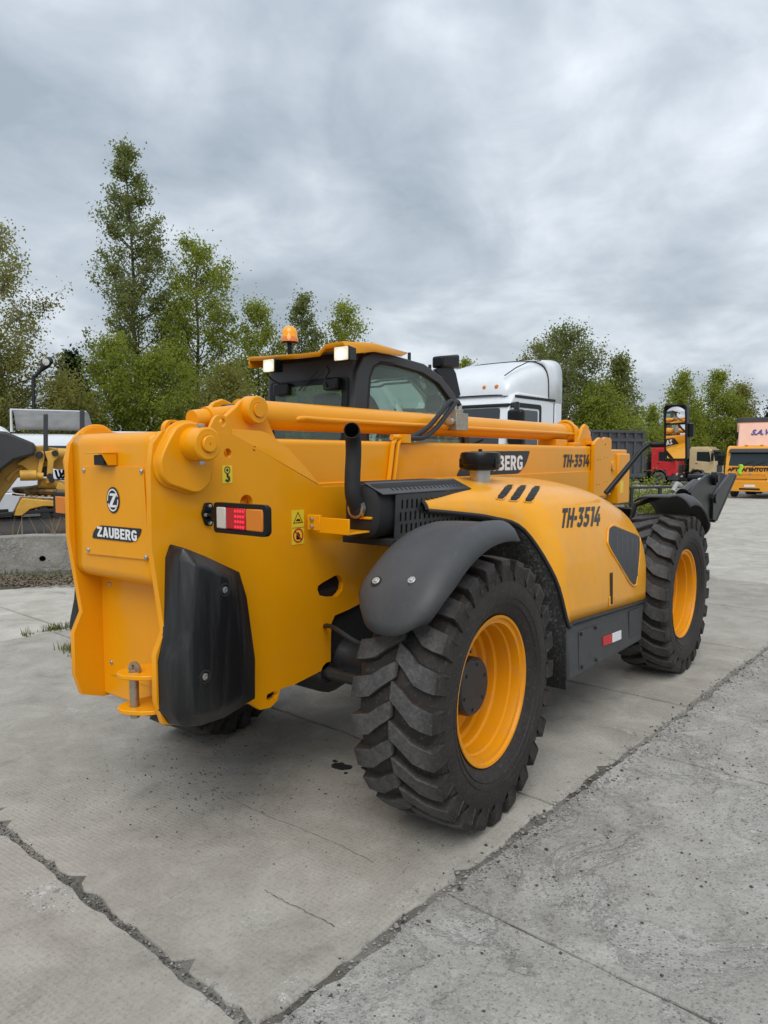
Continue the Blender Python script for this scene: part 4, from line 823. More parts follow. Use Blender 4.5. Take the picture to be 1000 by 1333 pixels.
# ------------------------------------------------------------------ ground
FH = Vector((math.cos(YAW), math.sin(YAW), 0))
def depth(x, y): return (x-CAM.x)*FH.x + (y-CAM.y)*FH.y
def gz(x, y):
    s = depth(x, y)
    return 0 if s < 11 else -.6*(s-11)/28 if s < 39 else -.6-.2*(s-39)/28 if s < 67 else -.8
def gp(px, d):
    """ground point under image column px at view depth d"""
    v = FH + RT*((px-500)/FPX); x, y = CAM.x+v.x*d, CAM.y+v.y*d; return Vector((x, y, gz(x, y)))
def vdir(px): return (FH + RT*((px-500)/FPX)).normalized()
def head(px, kv, kr):
    v = vdir(px); r = Vector((v.y, -v.x, 0)); h = v*kv + r*kr; return math.atan2(h.y, h.x)
def conc(name, c0, c1, light, waffle=0, rough=0, seed=0, spots=()):
    s = NT(name); co = s.co(); mp = s.n('ShaderNodeMapping', {'Vector': co, 'Location': (seed*7.3, seed*3.1, 0)}).outputs[0]
    big = s.noise(.55, 6, .6, mp, .6); mid = s.noise(3.2, 8, .68, mp, .4); fine = s.noise(55, 6, .75, mp); grit = s.noise(230, 3, .6, mp)
    c = s.mix(s.ramp(big, .32, .68), c0, c1)
    c = s.mix(s.math('MULTIPLY', s.ramp(mid, .48, .70), .7), c, light)
    c = s.mix(s.math('MULTIPLY', s.ramp(mid, .28, .45, (1, 1, 1, 1), (0, 0, 0, 1)), .55), c, tuple(x*.5 for x in c0[:3])+(1,))
    c = s.mix(s.math('MULTIPLY', s.ramp(fine, .30, .48, (1, 1, 1, 1), (0, 0, 0, 1)), .5), c, (.11, .105, .095, 1))
    h = s.math('ADD', s.math('MULTIPLY', fine, .8 if rough else .30), s.math('MULTIPLY', mid, 1.6 if rough else .5))
    # spalled places where the aggregate shows
    sp_ = s.ramp(s.noise(1.7, 9, .66, mp, .9), .52 if rough else .655, .56 if rough else .675)
    wob = s.n('ShaderNodeVectorMath', {0: s.n('ShaderNodeVectorMath', {0: s.noise(14, 6, .7, co, 0, 1)}, operation='SUBTRACT').outputs[0]}, operation='SCALE'); wob.inputs['Scale'].default_value = .16
    wob.inputs[0].links[0].from_node.inputs[1].default_value = (.5, .5, .5)
    pw = s.n('ShaderNodeVectorMath', {0: co, 1: wob.outputs[0]}, operation='ADD').outputs[0]
    for (x, y, rx, ry) in spots:
        m_ = s.n('ShaderNodeMapping', {'Vector': pw, 'Location': (-x/rx, -y/ry, 0), 'Scale': (1/rx, 1/ry, 0)})
        ln = s.n('ShaderNodeVectorMath', {0: m_.outputs[0]}, operation='LENGTH').outputs['Value']
        sp_ = s.math('MAXIMUM', sp_, s.math('MULTIPLY', s.ramp(ln, .55, 1.05, (1, 1, 1, 1), (0, 0, 0, 1)), s.math('ADD', s.math('MULTIPLY', mid, 1.3), (.25 if rx == .10 and ry == .19 else -.15), True)))
    ag = 0
    for sc_, lo, hi, k in ((75, .22, .80, .9), (150, .18, .84, .7), (28, .05, .93, .8)):
        vo = s.n('ShaderNodeTexVoronoi', {'Vector': mp, 'Scale': sc_, 'Randomness': 1.0}); rv = s.n('ShaderNodeSeparateXYZ', {0: vo.outputs['Color']}).outputs[0]
        core = s.ramp(vo.outputs['Distance'], .30, .48, (1, 1, 1, 1), (0, 0, 0, 1)); amt = (.75 if rough else .16)
        w_ = s.math('MAXIMUM', s.math('MULTIPLY', sp_, k), amt*k*.55)
        lt = s.math('MULTIPLY', s.math('MULTIPLY', core, s.ramp(rv, hi, hi+.02)), w_); dk = s.math('MULTIPLY', s.math('MULTIPLY', core, s.ramp(rv, lo-.02, lo, (1, 1, 1, 1), (0, 0, 0, 1))), w_)
        c = s.mix(lt, c, (.60, .585, .56, 1)); c = s.mix(dk, c, (.085, .082, .078, 1))
        h = s.math('ADD', h, s.math('MULTIPLY', s.math('ADD', lt, dk), .35))
    c = s.mix(s.math('MULTIPLY', sp_, .30), c, (.47, .46, .43, 1)); h = s.math('SUBTRACT', h, s.math('MULTIPLY', sp_, .55))
    if waffle:
        rt = s.n('ShaderNodeMapping', {'Vector': co, 'Rotation': (0, 0, R(42)), 'Scale': (215, 215, 215)}); sx = s.n('ShaderNodeSeparateXYZ', {0: rt.outputs[0]})
        wv = s.math('MULTIPLY', s.math('SINE', sx.outputs[0]), s.math('SINE', sx.outputs[1]))
        wear = s.math('MULTIPLY', s.ramp(s.noise(1.1, 5, .6, mp, .5), .28, .60), s.math('SUBTRACT', 1.0, sp_))
        wv = s.math('MULTIPLY', wv, wear)
        h = s.math('ADD', h, s.math('MULTIPLY', wv, .11)); c = s.mix(s.math('MULTIPLY', s.math('ADD', wv, 0, True), .20), c, (.13, .125, .115, 1))
    s.done(c, .9, 0, 0, s.bump(h, 1.0 if rough else .65, .014 if rough else .008), .22)
SP = ((-1.57, -.10, .10, .19), (-1.16, -.85, .06, .09), (-1.0, -1.13, .10, .035), (-.70, -1.20, .15, .035), (-.45, -1.22, .10, .03), (.05, -1.27, .2, .025), (.5, -1.31, .22, .03), (1.0, -1.36, .25, .03), (-1.33, -1.17, .12, .04), (-1.50, -1.02, .06, .12), (1.9, -1.43, .3, .03))
conc('slab_waffle', (.300, .277, .238, 1), (.380, .354, .308, 1), (.47, .445, .395, 1), 1, 0, 0, SP)
conc('slab_rough', (.335, .320, .288, 1), (.45, .434, .396, 1), (.60, .582, .54, 1), 0, 1, 2)
conc('slab_pale', (.37, .348, .300, 1), (.48, .456, .402, 1), (.58, .556, .50, 1), 0, 0, 4)
conc('block_concrete', (.22, .21, .185, 1), (.36, .345, .31, 1), (.44, .43, .39, 1), 0, 1, 6)
s = NT('soil'); co = s.co(); a_ = s.noise(40, 8, .75, co); b_ = s.noise(2, 5, .6, co)
s.done(s.mix(s.ramp(a_, .3, .7), (.055, .048, .036, 1), s.mix(s.ramp(b_, .3, .7), (.15, .135, .105, 1), (.25, .235, .20, 1))), .95, 0, 0, s.bump(a_, 1, .02), .15)
s = NT('gravel_yard'); co = s.co(); a_ = s.noise(18, 8, .8, co); b_ = s.noise(.35, 6, .65, co, .5)
s.done(s.mix(s.ramp(a_, .3, .7), s.mix(s.ramp(b_, .35, .65), (.17, .15, .12, 1), (.30, .285, .25, 1)), (.36, .345, .315, 1)), .95, 0, 0, s.bump(a_, 1, .03), .15)
plain('stone_grey', (.26, .25, .235, 1), .9, 0, .35, 60); plain('stone_dark', (.06, .058, .055, 1), .9, 0, .4, 60)
plain('oil', (.020, .018, .016, 1), .45, 0, .3, 30)
plain('dry_leaf', (.15, .115, .08, 1), .9, 0, .5, 40)
XS = np.concatenate([np.linspace(-40, -6, 8), np.linspace(-4, 60, 60), np.linspace(64, 420, 24)]); YS = np.concatenate([np.linspace(-330, -30, 16), np.linspace(-26, 60, 60), np.linspace(66, 420, 22)])
ground = obj('ground', MB().grid([[(x, y, gz(x, y)-.034) for y in YS] for x in XS]), 'gravel_yard', None, smooth=80); tag(ground, None, None, None, 'structure')
SA = R(-3.3); SO = Vector((-1.535, -1.235, 0)); SU = Vector((math.cos(SA), math.sin(SA), 0)); SV = Vector((-math.sin(SA), math.cos(SA), 0))
s = NT('joint_fill'); co = s.co(); a_ = s.noise(60, 8, .75, co); b_ = s.noise(3.5, 6, .7, co, .5)
s.done(s.mix(s.ramp(b_, .36, .55), s.mix(a_, (.05, .045, .036, 1), (.15, .135, .11, 1)), s.mix(a_, (.20, .19, .165, 1), (.40, .38, .335, 1))), .95, 0, 0, s.bump(a_, 1, .02), .15)
pave = tag(obj('pavement', MB().add([tuple(SO+SU*u+SV*v) [:2]+(-.05,) for u, v in ((-6, -10), (3, -10), (3, 5), (-6, 5))], [(0, 1, 2, 3)]), 'joint_fill'), None, None, None, 'structure')
pave.location.z = .042
rng = random.Random(5)
def slab(u0, u1, v0, v1, mat, near, dz=0, rag=(.004, .004, .004, .004)):
    """rag: raggedness of the edges v0, u1, v1, u0"""
    step = .05 if near else .6; loop = []
    cs = [(u0, v0), (u1, v0), (u1, v1), (u0, v1)]
    for k in range(4):
        a, b = cs[k], cs[(k+1) % 4]; L = math.hypot(b[0]-a[0], b[1]-a[1]); n = max(2, int(L/step)); nx, ny = -(b[1]-a[1])/L, (b[0]-a[0])/L; off = 0
        for i in range(n):
            t = i/n; off = off*.75 + rng.gauss(0, 1)*rag[k]*.6 ; spall = rag[k]*5*rng.random() if (near and rng.random() < .04) else 0
            o = (abs(off)+spall) if i else max(rag[k], .004)
            loop.append((a[0]+(b[0]-a[0])*t+nx*o, a[1]+(b[1]-a[1])*t+ny*o))
    tx, ty = rng.uniform(-.0012, .0012), rng.uniform(-.0008, .0008); uc, vc = (u0+u1)/2, (v0+v1)/2; n = len(loop); vs = []
    for ins, dh in ((.007, 0), (0, -.007), (-.003, -.075)):
        for u, v in loop:
            l_ = math.hypot(u-uc, v-vc); f = 1-ins/max(l_, .1); uu, vv = uc+(u-uc)*f, vc+(v-vc)*f
            p = SO + SU*uu + SV*vv; vs.append((p.x, p.y, gz(p.x, p.y) + dz + tx*(u-uc) + ty*(v-vc) + dh + (0 if not near else rng.uniform(-.002, .001))))
    mb = MB(); mb.add(vs, [tuple(range(n))] + [(i*n+k, i*n+(k+1) % n, (i+1)*n+(k+1) % n, (i+1)*n+k) for i in range(2) for k in range(n)])
    o = obj('concrete_slab', mb, mat, pave, smooth=50, fix=False); o.location.z = -.042; return o
PU = 1.865; G = .012
for i in range(-3, 22):
    for r_, (v0, v1) in enumerate(((-10.8, -5.4), (-5.4, 0), (0, 5.35), (5.35, 10.7), (10.7, 16.1), (16.1, 21.5))):
        off = {1: .93, 0: .4, 3: .15}.get(r_, 0); u0 = i*PU+off; u1 = u0+PU; p = SO + SU*(u0+PU/2) + SV*((v0+v1)/2); dd = depth(p.x, p.y)
        if dd < -4 or dd > 40: continue
        if r_ >= 4 and u0 < 3.6: continue
        near = dd < 7 and r_ in (1, 2)
        mat = 'slab_rough' if r_ < 2 else 'slab_waffle' if (r_ == 2 and i < 5) else 'slab_pale'
        wide = .022 if i == 0 and r_ == 2 else .004
        g_ = .0035 if r_ == 1 else .008
        slab(u0+g_, u1-g_, v0+.006, v1-.006, mat, near, rng.uniform(-.002, .002) - (.002 if r_ == 1 else 0), (.012 if r_ == 2 else .005, .012 if i == -1 and r_ == 2 else .003, .014 if r_ == 1 else .005, wide) if near else (.02, .012, .02, .012))
def ribbon(pts, w_, z):
    P = smooth_path([(x, y, z) for x, y in pts], 10); q_ = random.Random(3); L, Rr = [], []
    for i, p in enumerate(P):
        t = (P[min(i+1, len(P)-1)]-P[max(i-1, 0)]).normalized(); n = Vector((-t.y, t.x, 0)); k = w_*(.3+q_.random()); j = n*q_.uniform(-.004, .004)
        L.append(tuple(p+j+n*k)); Rr.append(tuple(p+j-n*k))
    return MB().grid([L, Rr])
for pts_, w_ in (([(-1.032, -.73), (-1.035, -.85), (-1.03, -.98), (-1.031, -1.10)], .0014), ([(-.60, .05), (-.612, -.3), (-.60, -.6), (-.615, -.95)], .0008)):
    obj('hairline_crack', ribbon(pts_, w_, .0042), 'soil', pave).location.z = -.042
def blob(cx, cy, rx, ry, n=40, jag=.25, seed=1):
    q_ = random.Random(seed); ph = [q_.uniform(0, 6.28) for _ in range(5)]; res = []
    for k in range(n):
        a = 2*math.pi*k/n; f = 1 + jag*sum(math.sin((j+2)*a+ph[j])/(j+1.5) for j in range(5))*.6 + q_.uniform(-.10, .10); res.append((cx+rx*f*math.cos(a), cy+ry*f*math.sin(a)))
    return res
for x, y, a, b, sd_ in ((.02, -.215, .045, .055, 5), (.09, -.36, .03, .045, 9), (.05, -.14, .012, .016, 2), (-.03, -.29, .010, .012, 3)): obj('oil_stain', MB().plateZ(blob(x, y, a, b, 46, .35, sd_), .0015, .003), 'oil', pave).location.z = -.042
# loose stones: octahedra scattered on the slabs
def stones(name, n, fn, mat, seed, rmin=.0018, rmax=.009):
    q_ = np.random.default_rng(seed); base = np.array([(1, 0, 0), (-1, 0, 0), (0, 1, 0), (0, -1, 0), (0, 0, 1), (0, 0, -1)], float)
    fc = np.array([(0, 2, 4), (2, 1, 4), (1, 3, 4), (3, 0, 4), (2, 0, 5), (1, 2, 5), (3, 1, 5), (0, 3, 5)])
    xy = fn(q_, n); n = len(xy); r = rmin + (rmax-rmin)*q_.random(n)**4
    V = base[None]*q_.uniform(.6, 1.3, (n, 6, 1))*r[:, None, None]; V[:, :, 2] *= .75
    a = q_.uniform(0, 6.28, n); c, s2 = np.cos(a), np.sin(a); X = V[:, :, 0]*c[:, None]-V[:, :, 1]*s2[:, None]; Yv = V[:, :, 0]*s2[:, None]+V[:, :, 1]*c[:, None]
    V = np.stack([X+xy[:, 0:1], Yv+xy[:, 1:2], V[:, :, 2]+(r*.4)[:, None]+xy[:, 2:3]], -1)
    me = bpy.data.meshes.new(name); me.from_pydata(V.reshape(-1, 3).tolist(), [], (fc[None]+(np.arange(n)*6)[:, None, None]).reshape(-1, 3).tolist())
    o = obj(name, me, mat, pave, smooth=0, fix=False); o['kind'] = 'stuff'; o.location.z = -.042; return o
def uv2xy(u, v, z=.001): return np.stack([SO.x+SU.x*u+SV.x*v, SO.y+SU.y*u+SV.y*v, np.full_like(u, z)], -1)
def right_row(q_, n):
    u = q_.uniform(-1.2, 7, n); v = -np.abs(q_.normal(0, .9, n)) - .02; return uv2xy(u, v, -.004)
def seam(q_, n):
    u = q_.uniform(-.5, 8, n); v = q_.normal(-.03, .05, n); return uv2xy(u, v, -.003)
def leftj(q_, n):
    v = q_.uniform(-.3, 4.5, n); u = q_.normal(0, .016, n); return uv2xy(u, v, -.006)
def waffle_c(q_, n):
    k = q_.integers(0, 14, n); cu = q_.uniform(.1, 1.8, 14); cv = q_.uniform(.1, 2.4, 14); return uv2xy(cu[k]+q_.normal(0, .16, n), cv[k]+q_.normal(0, .16, n), .003)
stones('loose_gravel', 9000, right_row, 'stone_grey', 1); stones('loose_gravel', 2200, right_row, 'stone_dark', 2); stones('seam_gravel', 5200, seam, 'stone_grey', 3, .002, .012); stones('seam_gravel', 500, seam, 'stone_dark', 4, .002, .014)
stones('joint_gravel', 1400, leftj, 'stone_dark', 5, .002, .007); stones('joint_gravel', 700, leftj, 'stone_grey', 6, .002, .009); stones('scattered_grit', 900, waffle_c, 'stone_dark', 7, .0015, .006); stones('scattered_grit', 600, waffle_c, 'stone_grey', 8, .0015, .005)
# verge in front of the blocks, with dead leaves and grass
vq = [gp(-60, 9.0), gp(20, 9.3), gp(60, 9.6), gp(110, 9.9), gp(190, 10.6), gp(260, 12), gp(240, 30), gp(-160, 30), gp(-150, 9.2)]
tag(obj('verge', MB().plateZ([(p.x, p.y) for p in vq], -.02, .034), 'soil'), None, None, None, 'structure')
def blades(name, spots, n, hmin, hmax, mat, seed, spread=.08, par=None, lean=.5):
    q_ = np.random.default_rng(seed); V, F = [], []
    for sp_ in spots:
        for _ in range(n):
            x, y = sp_[0]+q_.normal(0, spread), sp_[1]+q_.normal(0, spread); h = q_.uniform(hmin, hmax); a = q_.uniform(0, 6.28); b = q_.uniform(0, 6.28); l_ = q_.uniform(.1, lean)*h; w_ = .003+h*.02
            dx, dy = math.cos(a)*w_, math.sin(a)*w_; o = len(V); z = sp_[2]
            V += [(x-dx, y-dy, z), (x+dx, y+dy, z), (x+math.cos(b)*l_*.4+dx*.6, y+math.sin(b)*l_*.4+dy*.6, z+h*.6), (x+math.cos(b)*l_*.4-dx*.6, y+math.sin(b)*l_*.4-dy*.6, z+h*.6), (x+math.cos(b)*l_, y+math.sin(b)*l_, z+h)]
            F += [(o, o+1, o+2, o+3), (o+3, o+2, o+4)]
    return obj(name, MB().add(V, F), mat, par, smooth=0, fix=False)
def leafmat(name, c0, c1, c2, trans=.35):
    s = NT(name); t = s.t; t.nodes.remove(s.b); g_ = s.n('ShaderNodeNewGeometry').outputs['Random Per Island']
    co_ = s.co(); n_ = s.noise(.45, 3, .5, co_)
    c = s.mix(s.ramp(n_, .35, .65), s.mix(g_, c0, c1), s.mix(g_, c1, c2))
    d = s.n('ShaderNodeBsdfDiffuse', {'Color': c}); tr = s.n('ShaderNodeBsdfTranslucent', {'Color': c}); m = s.n('ShaderNodeMixShader', {0: trans})
    t.links.new(d.outputs[0], m.inputs[1]); t.links.new(tr.outputs[0], m.inputs[2]); t.links.new(m.outputs[0], t.nodes['Material Output'].inputs[0])
leafmat('leaf_poplar', (0.160, 0.190, 0.062, 1), (0.210, 0.240, 0.078, 1), (0.265, 0.290, 0.095, 1), .60)
leafmat('leaf_fresh', (0.215, 0.260, 0.040, 1), (0.290, 0.335, 0.055, 1), (0.365, 0.405, 0.075, 1), .60)
leafmat('leaf_olive', (0.195, 0.205, 0.055, 1), (0.270, 0.270, 0.072, 1), (0.340, 0.325, 0.095, 1), .60)
leafmat('leaf_pine', (.018, .034, .020, 1), (.028, .048, .026, 1), (.040, .062, .030, 1), .1)
leafmat('grass_blade', (.07, .10, .02, 1), (.12, .15, .035, 1), (.22, .20, .08, 1)); leafmat('dry_grass', (.22, .18, .10, 1), (.30, .25, .15, 1), (.36, .31, .20, 1))
tag(blades('grass_tufts', [(.62+.05*k+rng.uniform(-.03, .03), 4.10-.012*k, 0) for k in range(7)] + [(.33, 3.2, 0), (.36, 3.3, 0), (.30, 3.05, 0), (.42, 4.08, 0)], 26, .02, .09, 'grass_blade', 3, .035), None, None, None, 'stuff')
q_ = random.Random(9); vs = [gp(q_.uniform(-30, 150), q_.uniform(9.6, 10.45)) for _ in range(34)]
tag(blades('verge_grass', [(p.x, p.y, p.z+.012) for p in vs], 12, .02, .09, 'grass_blade', 5, .07), None, None, None, 'stuff')
vs = [gp(q_.uniform(-30, 110), q_.uniform(10.9, 11.5)) for _ in range(8)]
tag(blades('dry_grass_stalks', [(p.x, p.y, p.z) for p in vs], 6, .45, .85, 'dry_grass', 6, .12, None, .9), None, None, None, 'stuff')
V, F = [], []
for k in range(1500):
    p = gp(q_.triangular(-30, 150, 10), q_.triangular(9.25, 10.3, 9.6)); r = q_.uniform(.012, .035); a = q_.uniform(0, 6.28); t1, t2 = q_.uniform(-.6, .6), q_.uniform(-.6, .6); o = len(V); z = p.z+.03
    for sx, sy in ((1, 0), (0, .55), (-1, 0), (0, -.55)):
        x, y = sx*r, sy*r; V.append((p.x+x*math.cos(a)-y*math.sin(a), p.y+x*math.sin(a)+y*math.cos(a), z+x*t1+y*t2))
    F.append((o, o+1, o+2, o+3))
tag(obj('dead_leaf_litter', MB().add(V, F), 'dry_leaf', None, smooth=0, fix=False), None, None, None, 'stuff')

# ------------------------------------------------------------------ concrete blocks
def block(px0, d0, px1, d1, h, label):
    a, b = gp(px0, d0), gp(px1, d1); t = (b-a).normalized(); n = Vector((-t.y, t.x, 0)); L = (b-a).length; n = n if n.dot(FH) > 0 else -n
    o = thing('concrete_block', label, 'concrete block', a, math.atan2(t.y, t.x), 'foundation blocks along the verge')
    hs = [circ(L-.42, .20, .045, 16)] if L > 1 else []
    obj('block_body', MB().plate([(0, -.03), (L-.012, -.03), (L-.012, h-.02), (L*.7, h), (L*.4, h-.012), (0, h)], hs, f=lambda x, z: (x, 0, z), f2=lambda x, z: (x, .38, z)), 'block_concrete', o, .015, 2)
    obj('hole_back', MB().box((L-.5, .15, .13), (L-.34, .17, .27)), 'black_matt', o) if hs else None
block(-95, 10.05, 93, 10.75, .535, 'weathered grey concrete block with a round hole, in front of the grader blade')
block(93.5, 10.76, 260, 11.4, .53, 'grey concrete block butted against the one with the round hole')

# ------------------------------------------------------------------ motor grader, a plane frame facing the camera
s = NT('blade_steel'); co = s.co(); a_ = s.noise(1.6, 6, .6, co, .6); b_ = s.noise(12, 6, .7, co)
s.done(s.mix(s.ramp(a_, .50, .66), s.mix(b_, (.010, .010, .011, 1), (.028, .027, .026, 1)), (.060, .034, .022, 1)), .55, .2, 0, s.bump(b_, .3, .01))
GD = 12.6; go = gp(60, GD); GV = vdir(60); GR = Vector((GV.y, -GV.x, 0)); grz = math.atan2(GR.y, GR.x)
GRD = thing('motor_grader', 'yellow motor grader with black hood and muddy blade behind the concrete blocks', 'grader', go, grz)
def gl(l):   # pixel -> grader (x along its length, z)
    res = []
    for px, py in l:
        d = ray(px, py); k = (go-CAM).dot(GV)/d.dot(GV); p = CAM+d*k-go; res.append((p.dot(GR), p.z))
    return res
def gplate(name, pts, y0, y1, mat, par=GRD, bevel=.012, holes=()): return obj(name, MB().plateY(gl(pts), y0, y1-y0, [gl(h) for h in holes]), mat, par, bevel)
gplate('engine_cover', [(-60, 552), (0, 562), (10, 563), (44, 577), (46, 580), (46, 592), (20, 599), (3, 612), (-10, 640), (-60, 650)], -.55, .55, 'cab_grey', GRD, .04)
gplate('main_frame', [(-8, 668), (-8, 620), (5, 603), (20, 596), (46, 588), (46, 580), (95, 586), (230, 588), (230, 612), (75, 611), (60, 607), (34, 612), (22, 623), (5, 645)], -.2, .2, 'grader_yellow', GRD, .015)
gplate('lift_bracket', [(22, 604), (48, 588), (54, 590), (57, 600), (51, 624), (47, 620), (30, 606)], -.36, -.21, 'grader_yellow')
gplate('lift_arm', [(51, 588), (57, 588), (58, 596), (53, 622), (48, 622), (51, 600)], -.45, -.37, 'grader_yellow')
gplate('saddle', [(58, 588), (72, 586), (75, 590), (75, 596), (70, 600), (68, 616), (70, 622), (66, 628), (60, 628), (62, 600)], -.45, -.30, 'grader_yellow')
for px0, px1, py0 in ((56.5, 62.5, 540), (104.5, 111, 532.5)): gplate('lift_cylinder', [(px0, py0), (px1, py0), (px1, 600), (px0, 600)], -.30 if px0 < 80 else .2, -.22 if px0 < 80 else .28, 'cab_grey', GRD, .01)
gx = lambda px, py: gl([(px, py)])[0]
a, b = gx(74, 590), gx(140, 592); obj('side_shift_cylinder', MB().cyl((a[0], -.38, a[1]), (b[0], -.2, b[1]), .085, 18), 'grader_yellow', GRD)
a, b = gx(60, 629), gx(92, 640); obj('drawbar', MB().tube([(a[0]-.1, -.3, a[1]+.02), (b[0]+.6, .1, b[1]-.05)], .09, 12), 'grader_yellow', GRD)
for px, py, r in ((51.5, 592, .06), (71, 590, .05), (65, 619, .05), (67, 624, .045)):
    c = gx(px, py); obj('pivot_pin', MB().cyl((c[0], -.50, c[1]), (c[0], -.25, c[1]), r, 14), 'dark_metal', GRD, .006)
c = gx(110, 642); ringz = c[1]
s = NT('muddy_steel'); co = s.co(); b_ = s.noise(9, 7, .7, co, .5); s.done(s.mix(s.ramp(b_, .4, .6), (.06, .052, .040, 1), (.30, .175, .045, 1)), .8, 0, 0, s.bump(b_, .4, .01))
rg_ = obj('turn_circle', MB().lathe([(-.05, .85), (-.05, 1.12), (.0, 1.16), (.035, 1.14), (.035, .85), (-.05, .85)], (c[0], .55, ringz+.06), 'z', 48), 'muddy_steel', GRD)
for k in range(60):
    a = 2*math.pi*k/60
    if math.sin(a) < .1: obj('ring_bolt', MB().cyl((c[0]+1.13*math.cos(a), .55+1.13*math.sin(a), ringz-.03), (c[0]+1.13*math.cos(a), .55+1.13*math.sin(a), ringz-.005), .028, 6), 'grader_yellow', rg_)
gplate('blade_arm', [(14, 674), (18, 664), (24, 652), (27, 645), (120, 650), (120, 662), (48, 660), (36, 664), (28, 672), (27, 676)], -.5, -.35, 'muddy_steel')
bl = []
for t in np.linspace(-.6, 1.0, 9):
    bl.append(t)
z0, z1 = gx(40, 712)[1], gx(40, 672)[1]; x0, x1 = gx(-70, 690)[0], gx(220, 690)[0]
rows = [[(x, -.75+.22*t*t-.05+(x-x0)*.03, z0+(z1-z0)*(t+.6)/1.6+(x-x0)*.028) for x in np.linspace(x0, x1, 5)] for t in bl]
obj('mouldboard', MB().grid(rows), 'blade_steel', GRD, 0, solid=.03, smooth=60)
obj('blade_edge', MB().hexa([(x0, -.62, z1), (x1, -.58, z1+.22), (x1, -.42, z1+.22), (x0, -.46, z1), (x0, -.62, z1+.06), (x1, -.58, z1+.28), (x1, -.42, z1+.28), (x0, -.46, z1+.06)]), 'blade_steel', GRD, .01)
gplate('drawbar_plate', [(30, 636), (60, 630), (100, 642), (100, 646), (60, 646), (34, 644)], -.2, .6, 'muddy_steel')
gplate('lift_link', [(76, 626), (98, 640), (98, 650), (88, 650), (72, 634)], -.48, -.40, 'grader_yellow')
gplate('circle_support', [(30, 646), (100, 652), (100, 657), (56, 656), (40, 660), (30, 668), (20, 668), (24, 656)], -.62, -.52, 'grader_yellow')
gplate('frame_rib', [(8, 622), (20, 610), (32, 605), (34, 608), (22, 615), (12, 628)], -.24, -.2, 'grader_yellow')
gplate('slide_rail', [(62, 660), (110, 668), (110, 674), (62, 668)], -.55, -.45, 'muddy_steel')
gplate('blade_bracket', [(50, 655), (60, 655), (70, 676), (55, 676)], -.6, -.5, 'dark_metal')
c = gx(27, 618); obj('hydraulic_motor', MB().cyl((c[0], -.45, c[1]), (c[0]+.25, -.45, c[1]), .09, 14).cyl((c[0]+.2, -.45, c[1]), (c[0]+.35, -.45, c[1]-.02), .06, 12), 'grader_yellow', GRD, .01)
for k in range(4): obj('hose', MB().tube(smooth_path([(gx(72+k*5, 612)[0], -.1, gx(72, 612)[1]), (gx(76+k*5, 618)[0], -.15, gx(76, 622)[1]), (gx(84+k*4, 612)[0], 0, gx(84, 613)[1])]), .02, 6), 'rubber', GRD)
for s2 in (-1, 1):
    fx = gx(330, 640)[0]; zc = .62
    wh = obj('wheel', MB().lathe([(-.18, .3), (-.2, .5), (-.15, .6), (.15, .6), (.2, .5), (.18, .3), (.1, .25), (.1, .001)], (fx, .3+s2*.9, zc), 'y', 28), 'tyre_rubber', GRD)
obj('front_axle', MB().box((fx-.12, -.6, .55), (fx+.12, 1.2, .75)).box((fx-.25, -.1, .7), (fx+.1, .4, 1.75)), 'grader_yellow', GRD, .02)
obj('front_frame', MB().box((gx(229, 600)[0], -.18, gx(229, 612)[1]), (fx+.1, .18, gx(229, 588)[1])), 'grader_yellow', GRD, .015)
obj('rear_body', MB().box((gx(-60, 0)[0]-2.6, -.8, .5), (gx(-58, 0)[0], .8, 1.9)), 'grader_yellow', GRD, .03)
for dx in (-.8, -2.0):
    for s2 in (-1, 1): obj('wheel', MB().lathe([(-.18, .3), (-.2, .5), (-.15, .65), (.15, .65), (.2, .5), (.18, .3), (.1, .25), (.1, .001)], (gx(-60, 0)[0]+dx, s2*.9, .66), 'y', 28), 'tyre_rubber', GRD)

